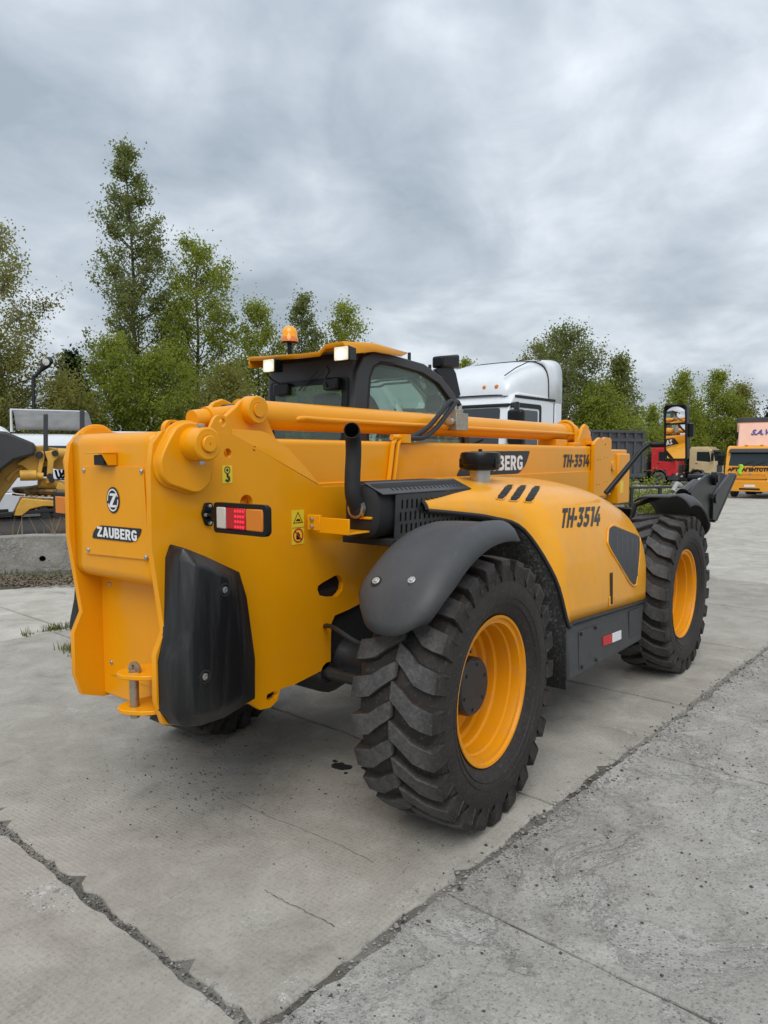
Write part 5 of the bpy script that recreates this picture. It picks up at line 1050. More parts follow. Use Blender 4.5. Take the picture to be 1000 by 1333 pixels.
# ------------------------------------------------------------------ trucks (local: x forward, front bumper at x=0, y left)
def truck(name, label, cat, loc, rz, mat, zc=3.0, L=2.0, W=2.5, roof=None, visor=True, axles=((-1.4, 1), (-4.6, 2), (-5.95, 2)), wheel_r=.52, bumper=None, group=None, fair=None, zf=1.0, low='grey_paint', winz=(1.75, 2.5), grillemat='dark_metal', frame=7.2, deepvisor=False):
    o = thing(name, label, cat, loc, rz, group); h = W/2; z0, z1 = winz; zt = zc
    prof = [(-L, zf), (-L, zt-.05), (-L+.05, zt), (-.62, zt), (-.42, zt-.06), (-.24, z1+.06), (-.05, z0-.03), (0, z0-.25), (0, .95), (-.2, .72), (-.75, .72), (-.82, 1.05), (-1.05, 1.28), (-1.75, 1.28), (-1.95, zf)]
    cb_ = obj('cab_body', MB().plateY(prof, -h, W), mat, o, .05, 3)
    n = Vector((z1-z0, 0, .19)).normalized()
    ws = lambda y, z: (-.24+( -.05+.24)*(z1+.06-z)/(z1+.06-z0+.03), y, z)
    wsp = MB().plate(rnd_poly([(-h+.16, z0), (h-.16, z0), (h-.22, z1), (-h+.22, z1)], .06), f=lambda y, z: tuple(Vector(ws(y, z))+n*.012), f2=lambda y, z: tuple(Vector(ws(y, z))-n*.01)); obj('windscreen', wsp, 'truck_glass', o, .003)
    for k in (-.5, .1): obj('wiper', MB().tube([tuple(Vector(ws(k, z0-.02))+n*.03), tuple(Vector(ws(k+.6, z0+.22))+n*.03)], .015, 5), 'black_matt', o)
    obj('grille', MB().box((-.02, -.75, 1.0), (.014, .75, z0-.32)), grillemat, o, .01)
    for k in range(4): obj('grille_bar', MB().box((.01, -.73, 1.05+k*(z0-1.42)/4), (.028, .73, 1.09+k*(z0-1.42)/4)), bumper or low, o, .005)
    bp = obj('bumper', MB().plateZ(rnd_poly([(-.45, -h), (-.1, -h), (.08, -h+.25), (.08, h-.25), (-.1, h), (-.45, h)], .06), .38, .56), bumper or low, o, .03)
    obj('number_plate', MB().box((.08, -.26, .62), (.092, .26, .74)), 'decal_white', bp); obj('lower_slot', MB().box((.07, -.5, .46), (.088, .5, .56)), 'black_matt', bp)
    for s2 in (-1, 1):
        obj('headlight', MB().box((-.12, s2*(h-.45), .78), (.06, s2*(h-.06), .98)), 'lens_clear', o, .02)
        obj('side_window', MB().plateY(rnd_poly([(-1.45, z0+.02), (-.34, z0-.08), (-.46, z1-.02), (-1.45, z1-.02)], .06), s2*(h+.012), -s2*.03), 'truck_glass', o, .003)
        obj('door', MB().plateY(rnd_poly([(-1.62, 1.22), (-.22, 1.22), (-.2, z0-.1), (-.42, z1+.08), (-1.62, z1+.08)], .05), s2*(h+.006), -s2*.03, [rnd_poly([(-1.5, z0-.0), (-.32, z0-.11), (-.45, z1+.01), (-1.5, z1+.01)], .06)]), mat, o, .004)
        obj('door_handle', MB().box((-1.55, s2*h, z0-.24), (-1.35, s2*(h+.03), z0-.19)), 'black_matt', o)
        m_ = obj('mirror', MB().box((-.22, s2*(h+.12), z0+.0), (-.06, s2*(h+.40), z1-.12)), 'black_gloss', o, .04, 3); obj('mirror_arm', MB().tube([(-.3, s2*h, z1+.02), (-.15, s2*(h+.25), z1+.0), (-.14, s2*(h+.26), z0)], .025, 6), 'black_gloss', m_)
        obj('wheel_arch', MB().tube([(-1.4+.66*math.cos(t), s2*(h-.02), .56+.68*math.sin(t)) for t in np.linspace(.15, 2.95, 12)], .045, 6), low, o)
        obj('step', MB().box((-.72, s2*(h-.3), .38), (-.28, s2*(h-.02), .70)), low, o, .03)
    if visor: obj('sun_visor', MB().hexa([(-.30, -h+.1, z1+.10), (-.06, -h+.15, z1-.02), (-.06, h-.15, z1-.02), (-.30, h-.1, z1+.10), (-.33, -h+.1, z1+.17), (-.05, -h+.15, z1+.03), (-.05, h-.15, z1+.03), (-.33, h-.1, z1+.17)]), 'cab_grey', o, .02)
    obj('frame_rail', MB().box((-frame, -.45, .75), (-.4, -.36, 1.0)).box((-frame, .36, .75), (-.4, .45, 1.0)).box((-frame, -.4, .8), (-frame+.15, .4, .95)), 'dark_metal', o, .01)
    obj('fuel_tank', MB().box((-3.6, -1.2, .45), (-2.4, -.6, 1.0)).box((-3.6, .6, .45), (-2.4, 1.2, 1.0)), 'dark_metal', o, .06)
    for ax_, dual in axles:
        obj('axle', MB().cyl((ax_, -1.0, wheel_r), (ax_, 1.0, wheel_r), .1, 12), 'dark_metal', o)
        for s2 in (-1, 1):
            w_ = .30 if dual == 1 else .58; yc = s2*(h-.02-w_/2)
            wh = obj('wheel', MB().lathe([(-w_/2, .28), (-w_/2, wheel_r-.08), (-w_/2+.05, wheel_r), (w_/2-.05, wheel_r), (w_/2, wheel_r-.08), (w_/2, .28)], (ax_, yc, wheel_r), 'y', 32), 'tyre_rubber', o)
            obj('rim', MB().lathe([(w_/2-.01, .29), (w_/2-.06, .26), (w_/2-.08 if dual == 1 else w_/2-.2, .18), (w_/2-.02, .12), (w_/2, .10), (w_/2, .001)], (ax_, yc, wheel_r), 'y', 24, s2), 'hood_grille', wh)
    return o
def ring_prism(name, prof, h, mat, par, bevel=.05): return obj(name, MB().plateY(prof, -h, 2*h), mat, par, bevel, 3)
# white tractor unit with roof fairing, behind the boom
tl = gp(655, 15.2)
T1 = truck('tractor_truck', 'white tractor unit with tall roof fairing standing behind the telehandler boom', 'truck', (0, 0, 0), 0, 'white_paint', zc=3.12, L=2.25, winz=(1.9, 2.78), visor=False, bumper='white_paint')
rz = head(655, -.86, -.50); T1.rotation_euler.z = rz
hv = Vector((math.cos(rz), math.sin(rz), 0)); lv = Vector((-hv.y, hv.x, 0)); T1.location = tl - lv*1.25
def arch(x, hw_, z0, z1, p=3.2, n=25): return [(x, hw_*math.copysign(abs(math.cos(t))**(2/p), math.cos(t)), z0+(z1-z0)*abs(math.sin(t))**(2/p)) for t in np.linspace(0, math.pi, n)]
obj('roof_fairing', MB().grid([arch(x, h_, 3.04, z, 4.2) for x, h_, z in ((-.34, 1.02, 3.08), (-.36, 1.10, 3.26), (-.46, 1.17, 3.44), (-.70, 1.21, 3.60), (-1.05, 1.235, 3.76), (-1.5, 1.24, 3.88), (-1.95, 1.245, 3.95), (-2.02, 1.24, 3.94))]), 'white_paint', T1, smooth=60)
obj('roof_spoiler', MB().grid([arch(x, h_, 2.98, z, 7) for x, h_, z in ((-1.98, 1.20, 3.92), (-2.0, 1.255, 3.97), (-2.3, 1.26, 4.0), (-2.62, 1.265, 4.03))]), 'white_paint', T1, 0, solid=.03, smooth=60)
obj('spoiler_back', MB().add(arch(-2.5, 1.22, 3.0, 3.98, 7), [tuple(range(25))]), 'black_matt', T1)
obj('fairing_seam', MB().tube(arch(-1.97, 1.252, 3.0, 3.958, 4.4), .014, 6), 'black_matt', T1)
obj('fairing_line', MB().tube([(-.44, -1.0, 3.47), (-.80, -1.06, 3.66), (-1.3, -1.08, 3.83), (-1.9, -1.08, 3.92)], .012, 6).tube([(-.44, 1.0, 3.47), (-.80, 1.06, 3.66), (-1.3, 1.08, 3.83), (-1.9, 1.08, 3.92)], .012, 6), 'hood_grille', T1)
for s2 in (-1, 1): obj('mirror', MB().box((-.10, s2*1.36, 2.0), (.10, s2*1.72, 2.72)), 'black_gloss', T1, .07, 4); obj('mirror_arm', MB().tube([(-.35, s2*1.2, 2.84), (-.1, s2*1.5, 2.84), (0, s2*1.55, 2.7)], .05, 8), 'black_gloss', T1); obj('window_surround', MB().plateY(rnd_poly([(-1.62, 1.86), (-.25, 1.72), (-.42, 2.90), (-1.62, 2.90)], .08), s2*1.263, -s2*.02, [rnd_poly([(-1.52, 1.93), (-.36, 1.82), (-.47, 2.80), (-1.52, 2.80)], .06)]), 'black_matt', T1)
for s2 in (-1, 1):
    obj('side_deflector', MB().box((-2.62, s2*1.22, 1.1), (-2.3, s2*1.26, 3.02)), 'white_paint', T1, .015); obj('roof_seam', MB().box((-2.3, s2*1.245, 3.0), (-.45, s2*1.262, 3.06)), 'black_matt', T1, .004)
    for y in (.55, .85): obj('marker_lamp', MB().lathe([(0, .05), (.03, .04), (.045, .001)], (-.38, s2*y, 3.24), 'x', 12), 'lens_amber', T1)
obj('window_band', MB().box((-.3, -1.24, 2.80), (-.20, 1.24, 2.87)), 'black_matt', T1, .02)
# grey dump truck
dl = gp(838, 36.5); rz = head(800, -.72, -.69)
dl = dl - Vector((-math.sin(rz), math.cos(rz), 0))*1.3
D1 = thing('dump_truck', 'dark grey tipper body of a dump truck behind the boom mouth', 'dump truck', dl, rz)
def dump_body(o, L, h, z0, z1, mat, x0=0):
    obj('body_side', MB().box((x0, h-.06, z0), (x0+L, h, z1)), mat, o, .01); obj('body_side', MB().box((x0, -h, z0), (x0+L, -h+.06, z1)), mat, o, .01)
    obj('body_floor', MB().box((x0, -h+.06, z0), (x0+L, h-.06, z0+.08)), mat, o); obj('tailgate', MB().box((x0-.07, -h, z0), (x0, h, z1)), mat, o, .01); obj('headboard', MB().box((x0+L, -h, z0), (x0+L+.06, h, z1+.1)), mat, o, .01)
    for s2 in (-1, 1):
        for za, zb in ((z1-.10, z1+.02), (z1-.52, z1-.36), (z0-.02, z0+.16)): obj('rail', MB().box((x0-.06, s2*h, za), (x0+L+.06, s2*(h+.09), zb)), mat, o, .012)
        n = 10
        for k in range(n+1):
            x = x0 + (L-.12)*k/n; obj('rib', MB().box((x, s2*h, z0+.16), (x+.14, s2*(h+.075), z1-.52)), mat, o, .01); obj('upper_rib', MB().box((x, s2*h, z1-.36), (x+.14, s2*(h+.075), z1-.10)), mat, o, .01)
dump_body(D1, 5.8, 1.22, 1.18, 3.42, 'grey_paint')
obj('frame_rail', MB().box((-.2, -.45, .85), (8.3, -.35, 1.14)).box((-.2, .35, .85), (8.3, .45, 1.14)), 'dark_metal', D1, .01)
obj('cab_body', MB().plateY([(6.1, .9), (6.1, 3.0), (7.7, 3.0), (8.1, 1.9), (8.15, .6), (6.6, .6)], -1.22, 2.44), 'red_paint', D1, .05, 3)
obj('windscreen', MB().hexa([(7.98, -1.05, 1.95), (8.10, -1.05, 1.9), (8.10, 1.05, 1.9), (7.98, 1.05, 1.95), (7.66, -1.0, 2.8), (7.80, -1.0, 2.78), (7.80, 1.0, 2.78), (7.66, 1.0, 2.8)]), 'truck_glass', D1, .01)
for x in (1.0, 2.35, 7.2):
    for s2 in (-1, 1):
        wh = obj('wheel', MB().lathe([(-.26, .28), (-.27, .44), (-.22, .52), (.22, .52), (.27, .44), (.26, .28)], (x, s2*.92, .52), 'y', 30), 'tyre_rubber', D1); obj('rim', MB().lathe([(.25, .29), (.10, .2), (.22, .1), (.22, .001)], (x, s2*.92, .52), 'y', 24, s2), 'hood_grille', wh)
# red and beige trucks parked nose to the right
for nm, lab, px, d, mat_ in (('dump_truck', 'red truck cab with black grille parked beside the beige one', 886, 61, 'red_paint'), ('dump_truck', 'beige truck cab parked between the red and the white truck', 936, 61, 'beige_paint')):
    rz = head(px, -.27, .96); h_ = Vector((math.cos(rz), math.sin(rz), 0)); l_ = Vector((-h_.y, h_.x, 0)); loc = gp(px, d)
    t = truck(nm, lab, 'truck', loc - l_*(-1.25)*0, rz, mat_, zc=2.98, L=2.05, winz=(1.95, 2.72), group='trucks parked along the far edge', grillemat='cab_grey', low='cab_grey')
    t.location = loc + Vector((0, 0, .02))
    dump_body(t, 5.2, 1.2, 1.2, 2.75, 'grey_paint', -7.7)
    obj('roof_cap', MB().box((-2.0, -1.2, 2.95), (-.6, 1.2, 3.12)), mat_, t, .06, 3)
# white truck behind them
rz = head(945, -.75, .66); t = truck('parked_truck', 'white truck cab half hidden behind the beige and the orange truck', 'truck', gp(953, 66), rz, 'white_paint', zc=3.0, L=2.0, winz=(1.9, 2.75), group='trucks parked along the far edge')
# orange truck with tarpaulin box
OD = 38.5; rz = head(977, -.975, -.22); OL = gp(976.5, OD)
OT = truck('box_truck', 'orange truck with pink tarpaulin box and lettering across its front', 'truck', OL, rz, 'orange_paint', zc=2.78, L=1.9, winz=(1.72, 2.42), bumper='orange_paint', grillemat='orange_paint', deepvisor=True, frame=8.0)
obj('grille_slot', MB().box((.012, -.72, 1.20), (.02, .72, 1.25)).box((.012, -.80, 1.02), (.02, .80, 1.07)), 'black_matt', OT)
obj('front_badge', MB().cyl((.02, 0, 1.31), (.05, 0, 1.31), .06, 16), 'steel', OT, .004)
obj('roof_visor', MB().hexa([(-.36, -1.12, 2.44), (-.02, -1.1, 2.42), (-.02, 1.1, 2.42), (-.36, 1.12, 2.44), (-.40, -1.12, 2.64), (-.10, -1.06, 2.60), (-.10, 1.06, 2.60), (-.40, 1.12, 2.64)]), 'cab_grey', OT, .03)
obj('lettering', place_mesh(text_mesh('АВТОАГЕНТСТВО', .22, .016, .12, .004, 2.25), lambda x, y, z: (.012+z, x, 1.535+y)), 'decal_black', OT, fix=False, smooth=0)
obj('small_lettering', MB().box((.006, -.15, 1.37), (.014, .55, 1.40)), 'decal_white', OT) if False else None
bxx = -2.15
bo = obj('cargo_box', MB().box((-7.8, -1.25, 1.2), (bxx, 1.25, 4.30)), 'pink_tarp', OT, .05)
obj('box_top', MB().box((-7.82, -1.265, 4.08), (bxx+.03, 1.265, 4.34)), 'grey_paint', OT, .03)
obj('wind_deflector', MB().hexa([(bxx, -1.2, 2.66), (-.75, -.85, 2.70), (-.75, .85, 2.70), (bxx, 1.2, 2.66), (bxx, -1.12, 4.02), (-1.75, -1.05, 4.0), (-1.75, 1.05, 4.0), (bxx, 1.12, 4.02)]), 'pink_tarp', OT, .05, 3)
obj('deflector_lettering', place_mesh(text_mesh('S.A.V', .30, .010, .25, .004, .95), lambda x, y, z: (-1.37-y*.77+z*.8+.04, .15+x, 3.5+y+.02)), 'blue_letter', OT, fix=False, smooth=0)
obj('roof_lamp_bar', MB().box((-.7, -.5, 2.74), (-.6, .5, 2.80)).box((-.62, -.45, 2.78), (-.56, -.3, 2.84)).box((-.62, .3, 2.78), (-.56, .45, 2.84)), 'orange_paint', OT, .01)
obj('deflector_emblem', MB().cyl((bxx+.15, -1.14, 3.35), (bxx+.19, -1.16, 3.35), .2, 18), 'leaf_pine', OT)
rag = tag(obj('rag', MB().grid([[(.05+.02*math.sin(i*2+j), -.58+.10*j+.05*math.sin(i), 1.80-.09*i) for j in range(3)] for i in range(7)]), 'lime_rag', None, 0, solid=.015), 'lime green rag hanging on the front of the orange truck', 'rag')
rag.location = OT.location; rag.rotation_euler.z = rz
# white trucks behind the grader
def roof_deflector(o, z, hgt, mat='white_paint'):
    obj('roof_deflector', MB().hexa([(-1.9, -1.15, z), (-.8, -1.1, z), (-.8, 1.1, z), (-1.9, 1.15, z), (-1.95, -1.2, z+hgt), (-1.6, -1.15, z+hgt*.85), (-1.6, 1.15, z+hgt*.85), (-1.95, 1.2, z+hgt)]), mat, o, .06, 3)
t = truck('tractor_truck', 'white truck with an open roof deflector, grey with painted-in shade, standing behind the grader', 'truck', gp(78, 21.5), head(78, -.95, .12), 'white_paint', zc=2.55, L=1.9, winz=(1.55, 2.2), bumper='white_paint', visor=False, group='white trucks behind the grader')
zz_ = 2.58
obj('deflector_shell', MB().grid([[(-.55-1.2*(1-(k/6)**.7), y, zz_+.10+.62*(1-(k/6)**1.6)) for y in np.linspace(-1.05, 1.05, 5)] for k in range(7)]), 'deflector_shade', t, 0, solid=.03)  # shade of the hollow deflector is put into the shell colour
obj('deflector_rim', MB().tube([(-1.75, -1.08, zz_+.05), (-1.75, -1.08, zz_+.72), (-1.75, 1.08, zz_+.72), (-1.75, 1.08, zz_+.05)], .045, 8), 'white_paint', t)
for k in range(4): obj('cab_rib', MB().box((-.05, -1.1, 2.12+k*.0), (-.02, 1.1, 2.13)), 'white_paint', t) if False else None
t = truck('tractor_truck', 'white truck with a rounded high roof beside the grader hood', 'truck', gp(-22, 17), head(-22, -.9, .3), 'white_paint', zc=2.1, L=2.0, winz=(1.3, 1.9), bumper='white_paint', visor=False, group='white trucks behind the grader')
obj('roof_fairing', MB().hexa([(-2.0, -1.2, 2.05), (-.35, -1.15, 2.05), (-.35, 1.15, 2.05), (-2.0, 1.2, 2.05), (-2.0, -1.0, 2.62), (-.95, -.85, 2.56), (-.95, .85, 2.56), (-2.0, 1.0, 2.62)]), 'white_paint', t, .18, 5)
t = truck('tractor_truck', 'low white truck roof with dark rear opening behind the handler rear cover', 'truck', gp(172, 23), head(172, -.97, -.1), 'white_paint', zc=2.45, L=2.0, winz=(1.5, 2.1), bumper='white_paint', visor=False, group='white trucks behind the grader')
obj('roof_deflector', MB().plateX([(-.85, 2.47), (.85, 2.47), (.80, 2.72), (-.80, 2.72)], -1.2, .25, [[(-.72, 2.50), (.72, 2.50), (.70, 2.62), (-.70, 2.62)]]), 'white_paint', t, .02)
# rusty excavator boom and grey box far right
ex_ = thing('excavator', 'rusty brown excavator boom lying behind the white and orange trucks', 'excavator', gp(945, 75), head(945, 0, 1))
obj('boom', MB().plateY([(-2.2, 2.4), (-2.2, 3.0), (.3, 3.1), (.8, 3.35), (1.6, 3.3), (1.75, 2.6), (1.2, 1.0), (.6, .1), (-.2, .1), (.2, 1.6), (.0, 2.3)], -.4, .8), 'rust_brown', ex_, .03); obj('stick', MB().box((1.5, -.3, .1), (2.2, .3, 3.0)), 'rust_brown', ex_, .05)
obj('undercarriage', MB().box((-2.5, -1.3, .1), (1.0, 1.3, 1.0)), 'dark_metal', ex_, .1)
gb_ = thing('cargo_container', 'pale grey cargo box standing behind the beige truck', 'container', gp(913, 72), head(913, 0, 1))
obj('container_body', MB().box((-1.6, -1.2, .6), (.9, 1.2, 3.15)), 'hood_grille', gb_, .03)
for k in range(6): obj('container_rib', MB().box((-1.5+k*.4, -1.25, .7), (-1.42+k*.4, -1.2, 3.05)), 'stone_grey', gb_)
obj('container_base', MB().box((-1.6, -1.1, 0), (.9, 1.1, .62)), 'dark_metal', gb_)
# ------------------------------------------------------------------ railing, kerb wall, lamp post
RD = 15.4; ra = gp(796, RD); rb_ = gp(905, RD+.8); rl = thing('railing', 'black tubular railing behind the front fender', 'railing', ra, math.atan2((rb_-ra).y, (rb_-ra).x)); LL = (rb_-ra).length; top = atD(830, 635.5, RD).z - ra.z
obj('top_rail', MB().cyl((0, 0, top), (LL, 0, top), .028, 10), 'dark_metal', rl); obj('lower_rail', MB().cyl((0, 0, top*.70), (LL*.33, 0, top*.70), .02, 8), 'dark_metal', rl)
for k in range(4): obj('post', MB().box((LL*k/3-.03 + (.53 if k < 3 else 0), -.03, 0), (LL*k/3+.03 + (.53 if k < 3 else 0), .03, top)), 'dark_metal', rl, .005)
ka, kb = gp(790, 19), gp(905, 24); t_ = (kb-ka)
kw = thing('kerb_wall', 'low weathered concrete wall behind the black railing', 'wall', ka, math.atan2(t_.y, t_.x)); obj('wall_block', MB().box((0, 0, -.1), (t_.length*.5, .35, .62)), 'block_concrete', kw, .02); obj('wall_block', MB().box((t_.length*.5+.02, .02, -.2), (t_.length, .36, .5)), 'block_concrete', kw, .02)
lp = gp(48, 30); pole = thing('street_lamp', 'dark street lamp on a bent pole in front of the trees', 'street lamp', lp, math.atan2(RT.y, RT.x))
zt_ = atD(47, 497, 30).z - lp.z; hd_ = atD(66, 476, 30)
obj('pole', MB().tube(smooth_path([(0, 0, 0), (0, 0, zt_*.6), (0, 0, zt_), (.12, 0, zt_+.22), (.36, 0, zt_+.46)], 5), [.07]*21, 10), 'dark_metal', pole)
obj('lamp_head', MB().tube([(.30, 0, zt_+.40), (.42, 0, zt_+.52), (.55, 0, zt_+.66), (.72, 0, zt_+.86), (.78, 0, zt_+.92)], [.07, .11, .17, .16, .06], 14), 'dark_metal', pole); obj('lamp_glass', MB().lathe([(-.03, .13), (.0, .14), (.02, .001)], (.62, -.16, zt_+.74), 'y', 16, -1), 'lens_clear', pole)

# ------------------------------------------------------------------ trees
def tree(name, label, px, d, top_py, prof, mat, seed, nleaf=15000, leaf=.15, nlimb=46, up=.75, lean=0, bark='bark', h0=.16, trunk=.17, sig=.30, group=None, shift=0, cat='tree', z0=None, droop=0):
    q_ = np.random.default_rng(seed); b = gp(px, d); 
    if z0 is not None: b.z = z0
    H = atD(px, top_py, d).z - b.z; wx = RT*lean
    o = thing(name, label, cat, b, q_.uniform(0, 6.28)*0, group); npt = 9; P = []
    for i in range(npt):
        t = i/(npt-1); P.append(Vector((0, 0, H*.985*t)) + wx*(H*t*t) + Vector((q_.normal(0, .010*H*t*(1-t)*2), q_.normal(0, .010*H*t*(1-t)*2), 0)))
    rs = [max(.012, trunk*(1-.95*(i/(npt-1))**.9)) for i in range(npt)]
    obj('trunk', MB().tube(P, rs, 9), bark, o)
    def tp(t): k = min(int(t*(npt-1)), npt-2); return P[k].lerp(P[k+1], t*(npt-1)-k)
    ph = [p[0] for p in prof]; pw = [p[1] for p in prof]
    mb = MB(); C, Wt = [], []
    for k in range(nlimb):
        t = h0 + (1-h0)*((k+.5)/nlimb)**.9; t = min(.985, t + q_.normal(0, .012)); az = k*2.39996 + q_.normal(0, .35); Lr = np.interp(t, ph, pw)*q_.uniform(.72, 1.12)
        if Lr < .1: continue
        s0 = tp(max(.05, t - up*Lr/H*.85)); dr = Vector((math.cos(az), math.sin(az), 0)); pts = []
        for j in range(6):
            u = j/5; pts.append(s0 + dr*Lr*u + Vector((0, 0, up*Lr*(u**(1.25)) - droop*Lr*u*u)) + Vector(q_.normal(0, .05*Lr, 3))*u)
        mb.tube(pts, [max(.008, trunk*.34*(1-t*.6)*(1-.9*u/5)) for u in range(6)], 5)
        nc = max(4, int(5+Lr*5))
        for c in range(nc):
            u = q_.uniform(.18, 1.0)**.8; jj = min(int(u*5), 4); p = pts[jj].lerp(pts[jj+1], u*5-jj); tw = Vector(q_.normal(0, 1, 3)); tw.z = abs(tw.z)*.6+.2*up; tw = tw.normalized()*Lr*.30*q_.uniform(.2, 1)
            e_ = p + tw; mb.tube([p, p.lerp(e_, .5)+Vector(q_.normal(0, .04, 3)), e_], [.014, .010, .006], 4, False)
            for m in (.55, 1.0): C.append(p.lerp(e_, m)); Wt.append(.5+.5*m)
    C += [tp(.97), tp(.99), tp(1.0)]; Wt += [.5, .4, .3]
    obj('branches', mb, bark, o, fix=False)
    C = np.array([tuple(c) for c in C]); Wt = np.array(Wt)*q_.uniform(.3, 1.5, len(C)); nleaf = int(nleaf*1.30); sig *= 1.12; idx = q_.choice(len(C), nleaf, p=Wt/Wt.sum())
    pos = C[idx] + q_.normal(0, sig, (nleaf, 3))*np.array([1, 1, .85])*(.4+.9*q_.random((nleaf, 1)))
    leaves(o, 'crown', pos, leaf, mat, q_); return o
def leaves(o, name, pos, leaf, mat, q_):
    n = len(pos); a = q_.normal(0, 1, (n, 3)); a /= np.linalg.norm(a, axis=1)[:, None]; b = np.cross(a, q_.normal(0, 1, (n, 3))); b /= np.linalg.norm(b, axis=1)[:, None]; s = leaf*q_.uniform(.55, 1.25, (n, 1))
    V = np.stack([pos-a*s*.5, pos+b*s*.32, pos+a*s*.5, pos-b*s*.32], 1).reshape(-1, 3)
    me = bpy.data.meshes.new(name); me.vertices.add(4*n); me.vertices.foreach_set('co', V.ravel().astype(np.float32)); me.loops.add(4*n); me.loops.foreach_set('vertex_index', np.arange(4*n, dtype=np.int32)); me.polygons.add(n)
    me.polygons.foreach_set('loop_start', np.arange(0, 4*n, 4, dtype=np.int32)); me.update(calc_edges=True); me.validate()
    return obj(name, me, mat, o, smooth=0, fix=False)
GT = 'trees along the yard edge'
cone = [(.0, 0), (.15, 1.4), (.30, 2.4), (.45, 2.6), (.6, 2.2), (.78, 1.5), (.92, .75), (1, .15)]
rnd_ = lambda w_: [(0, 0), (.12, w_*.5), (.3, w_*.95), (.5, w_), (.7, w_*.9), (.88, w_*.6), (1, w_*.15)]
tree('tall_poplar', 'tall slender poplar rising above all the other trees', 188, 38, 193, cone, 'leaf_poplar', 11, 24000, .145, 70, .95, -.035, 'bark', .14, .22, .22, GT)
tree('poplar_tree', 'full green poplar right beside the tallest one', 258, 39, 312, [(0, 0), (.12, 1.4), (.3, 2.7), (.5, 2.9), (.7, 2.5), (.85, 1.9), (1, .5)], 'leaf_fresh', 12, 26000, .145, 60, .95, .01, 'bark', .12, .18, .26, GT)
tree('spreading_tree', 'sparse spreading tree with crooked limbs beside the street lamp', 8, 33, 296, rnd_(3.3), 'leaf_olive', 13, 13000, .135, 40, .55, -.03, 'birch_bark', .2, .22, .26, GT)
tree('spreading_tree', 'dense low tree filling in below the sparse spreading one', -20, 31, 420, rnd_(2.6), 'leaf_olive', 14, 12000, .14, 34, .5, 0, 'bark', .1, .14, .3, GT)
tree('young_tree', 'bright yellow-green young tree in front of the tallest poplar', 150, 33, 438, rnd_(1.7), 'leaf_fresh', 15, 13000, .13, 40, .8, 0, 'bark', .06, .10, .26, GT)
tree('pine_tree', 'dark green pine showing between the lamp and the poplar', 98, 37, 458, [(0, 0), (.1, 1.6), (.3, 1.7), (.6, 1.2), (.85, .6), (1, .1)], 'leaf_pine', 16, 9000, .20, 60, .25, 0, 'bark', .06, .13, .20, GT)
tree('bushy_tree', 'olive bushy tree beside the pine and above the white truck', 92, 31, 492, rnd_(1.7), 'leaf_olive', 17, 10000, .13, 36, .5, 0, 'bark', .05, .09, .28, GT)
tree('bushy_tree', 'dense green bushy tree between the two poplars', 215, 34, 455, rnd_(2.0), 'leaf_fresh', 18, 14000, .13, 40, .6, 0, 'bark', .05, .10, .3, GT)
tree('bushy_tree', 'olive bushy tree growing low above the boom bracket', 300, 33, 478, rnd_(2.0), 'leaf_olive', 19, 13000, .13, 40, .6, 0, 'bark', .04, .10, .3, GT)
tree('poplar_tree', 'medium green tree behind the yellow cab roof', 338, 41, 392, [(0, 0), (.15, 1.6), (.4, 2.4), (.7, 2.0), (1, .5)], 'leaf_fresh', 20, 14000, .15, 46, .95, 0, 'bark', .1, .14, .26, GT)
tree('poplar_tree', 'narrow dark poplar rising beside the amber beacon', 396, 42, 382, [(0, 0), (.15, 1.2), (.4, 1.7), (.7, 1.4), (1, .3)], 'leaf_poplar', 21, 12000, .15, 46, 1.0, 0, 'bark', .1, .14, .22, GT)
tree('poplar_tree', 'rounded green tree showing above the cab roof', 450, 43, 393, [(0, 0), (.15, 1.6), (.4, 2.4), (.7, 1.8), (1, .4)], 'leaf_fresh', 22, 14000, .15, 46, .9, 0, 'bark', .1, .14, .26, GT)
tree('bushy_tree', 'dense low tree showing through the cab windows', 390, 40, 470, rnd_(2.6), 'leaf_fresh', 23, 14000, .16, 40, .6, 0, 'bark', .04, .12, .34, GT)
tree('small_tree', 'thin treetop showing between the cab mirror and the white truck', 603, 46, 468, [(0, 0), (.2, .9), (.6, .8), (1, .1)], 'leaf_fresh', 24, 5000, .15, 30, .9, 0, 'bark', .1, .10, .2, GT)
tree('birch_tree', 'broad pale-stemmed birch behind the white tractor cab', 735, 44, 426, [(0, 0), (.15, 1.4), (.35, 2.6), (.6, 2.9), (.8, 2.3), (.93, 1.3), (1, .4)], 'leaf_poplar', 25, 24000, .15, 60, .75, 0, 'birch_bark', .12, .18, .30, GT)
tree('birch_tree', 'second birch close behind the white cab spoiler', 698, 46, 448, rnd_(1.8), 'leaf_olive', 26, 10000, .15, 40, .7, 0, 'birch_bark', .12, .14, .28, GT)
tree('birch_tree', 'slender pale birch above the grey tipper body', 803, 45, 462, [(0, 0), (.15, 1.1), (.4, 1.7), (.7, 1.1), (1, .12)], 'leaf_poplar', 27, 15000, .15, 50, .85, 0, 'birch_bark', .08, .13, .26, GT)
tree('bushy_tree', 'dense green tree standing right behind the tipper body', 778, 42, 500, rnd_(2.1), 'leaf_fresh', 28, 15000, .15, 40, .7, 0, 'bark', .04, .12, .32, GT)
tree('small_tree', 'low pointed tree between the tipper and the rear-view mirror', 848, 80, 528, [(0, 0), (.2, 1.3), (.5, 1.2), (1, .12)], 'leaf_fresh', 29, 9000, .18, 36, .8, 0, 'bark', .05, .11, .3, GT)
tree('larch_tree', 'pointed bright tree standing behind the rear-view mirror', 884, 64, 486, [(0, 0), (.1, 2.2), (.4, 2.3), (.7, 1.6), (1, .3)], 'leaf_fresh', 30, 14000, .19, 50, .7, 0, 'bark', .05, .14, .32, GT)
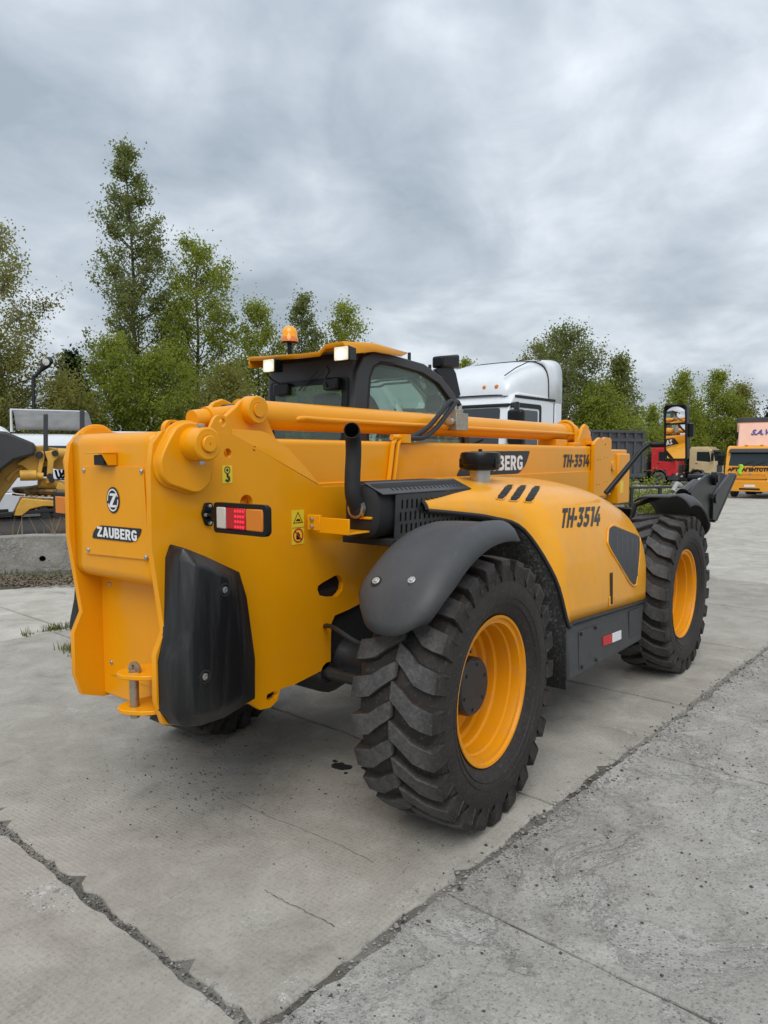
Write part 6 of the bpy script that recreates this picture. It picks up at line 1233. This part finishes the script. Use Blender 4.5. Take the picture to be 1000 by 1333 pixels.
tree('larch_tree', 'tallest pointed tree behind the beige truck', 932, 66, 485, [(0, 0), (.1, 2.8), (.4, 2.8), (.7, 2.0), (1, .3)], 'leaf_fresh', 31, 17000, .19, 54, .7, 0, 'bark', .05, .15, .34, GT)
tree('larch_tree', 'shorter pointed tree behind the pink cargo box', 962, 67, 500, [(0, 0), (.1, 2.2), (.4, 2.2), (.7, 1.4), (1, .2)], 'leaf_olive', 32, 12000, .19, 46, .7, 0, 'bark', .05, .13, .32, GT)
tree('pine_tree', 'dark pine at the edge beyond the pink cargo box', 1008, 66, 508, [(0, 0), (.1, 1.5), (.4, 1.5), (.7, .9), (1, .1)], 'leaf_pine', 33, 7000, .22, 46, .3, 0, 'bark', .05, .13, .26, GT)
# the wood beyond reads as one mass
q_ = np.random.default_rng(77); n = 52000
pxs = q_.uniform(-260, 1160, n); dd = q_.uniform(76, 108, n); hmax = 5.4 + 1.8*np.sin(pxs*.031) + 1.0*np.sin(pxs*.083+2) + .7*np.sin(pxs*.19)
hmax = np.where((pxs > 480) & (pxs < 660), hmax*.62, hmax)
zz2 = hmax*q_.random(n)**.8*np.clip(1-.12*q_.random(n), 0, 1)
PW = np.stack([CAM.x + (FH.x+RT.x*(pxs-500)/FPX)*dd, CAM.y + (FH.y+RT.y*(pxs-500)/FPX)*dd, zz2-.8], -1)
wood = obj('far_wood_ground', MB().grid([[tuple(gp(px, d)+Vector((0, 0, .02))) for d in (72, 112)] for px in range(-260, 1170, 60)]), 'soil'); tag(wood, None, None, None, 'structure')
fw2 = leaves(None, 'far_wood', PW, .55, 'leaf_fresh', q_); tag(fw2, None, None, None, 'stuff')
# weeds by the railing
def weed(px, d, h, label, seed):
    q_ = np.random.default_rng(seed); b = gp(px, d); o = thing('weed_bush', label, 'bush', b, 0, 'weeds by the railing'); mb = MB(); C = []
    for k in range(14):
        a = q_.uniform(0, 6.28); l_ = h*q_.uniform(.6, 1.05); e_ = Vector((math.cos(a)*l_*.45, math.sin(a)*l_*.45, l_)); mid_ = e_*.5+Vector((0, 0, l_*.12)); mb.tube([(0, 0, 0), mid_, e_], [.012, .008, .004], 4, False)
        for u in np.linspace(.25, 1, 9): C.append(tuple(Vector((0, 0, 0)).lerp(mid_, u*2) if u < .5 else mid_.lerp(e_, u*2-1)))
    obj('stems', mb, 'bark', o, fix=False); C = np.array(C); pos = np.repeat(C, 9, 0)+q_.normal(0, .06, (len(C)*9, 3)); leaves(o, 'foliage', pos, .06, 'leaf_fresh', q_)
for k, (px, d, h, lb) in enumerate(((826, 18, 1.45, 'tallest leafy weed bush beside the tipper wheel'), (836, 17.5, 1.2, 'leafy weed bush right behind the first railing post'), (848, 18.2, 1.15, 'leafy weed bush in front of the red truck wheel'), (858, 18, .9, 'low leafy weed under the red truck door'), (868, 18.5, .9, 'low leafy weed under the mirror and red bumper'), (897, 18.4, 1.2, 'leafy weed bush between the mirror bracket and the coupler'), (905, 19, .9, 'low leafy weed right behind the coupler cylinder'))): weed(px, d, h, lb, 40+k)
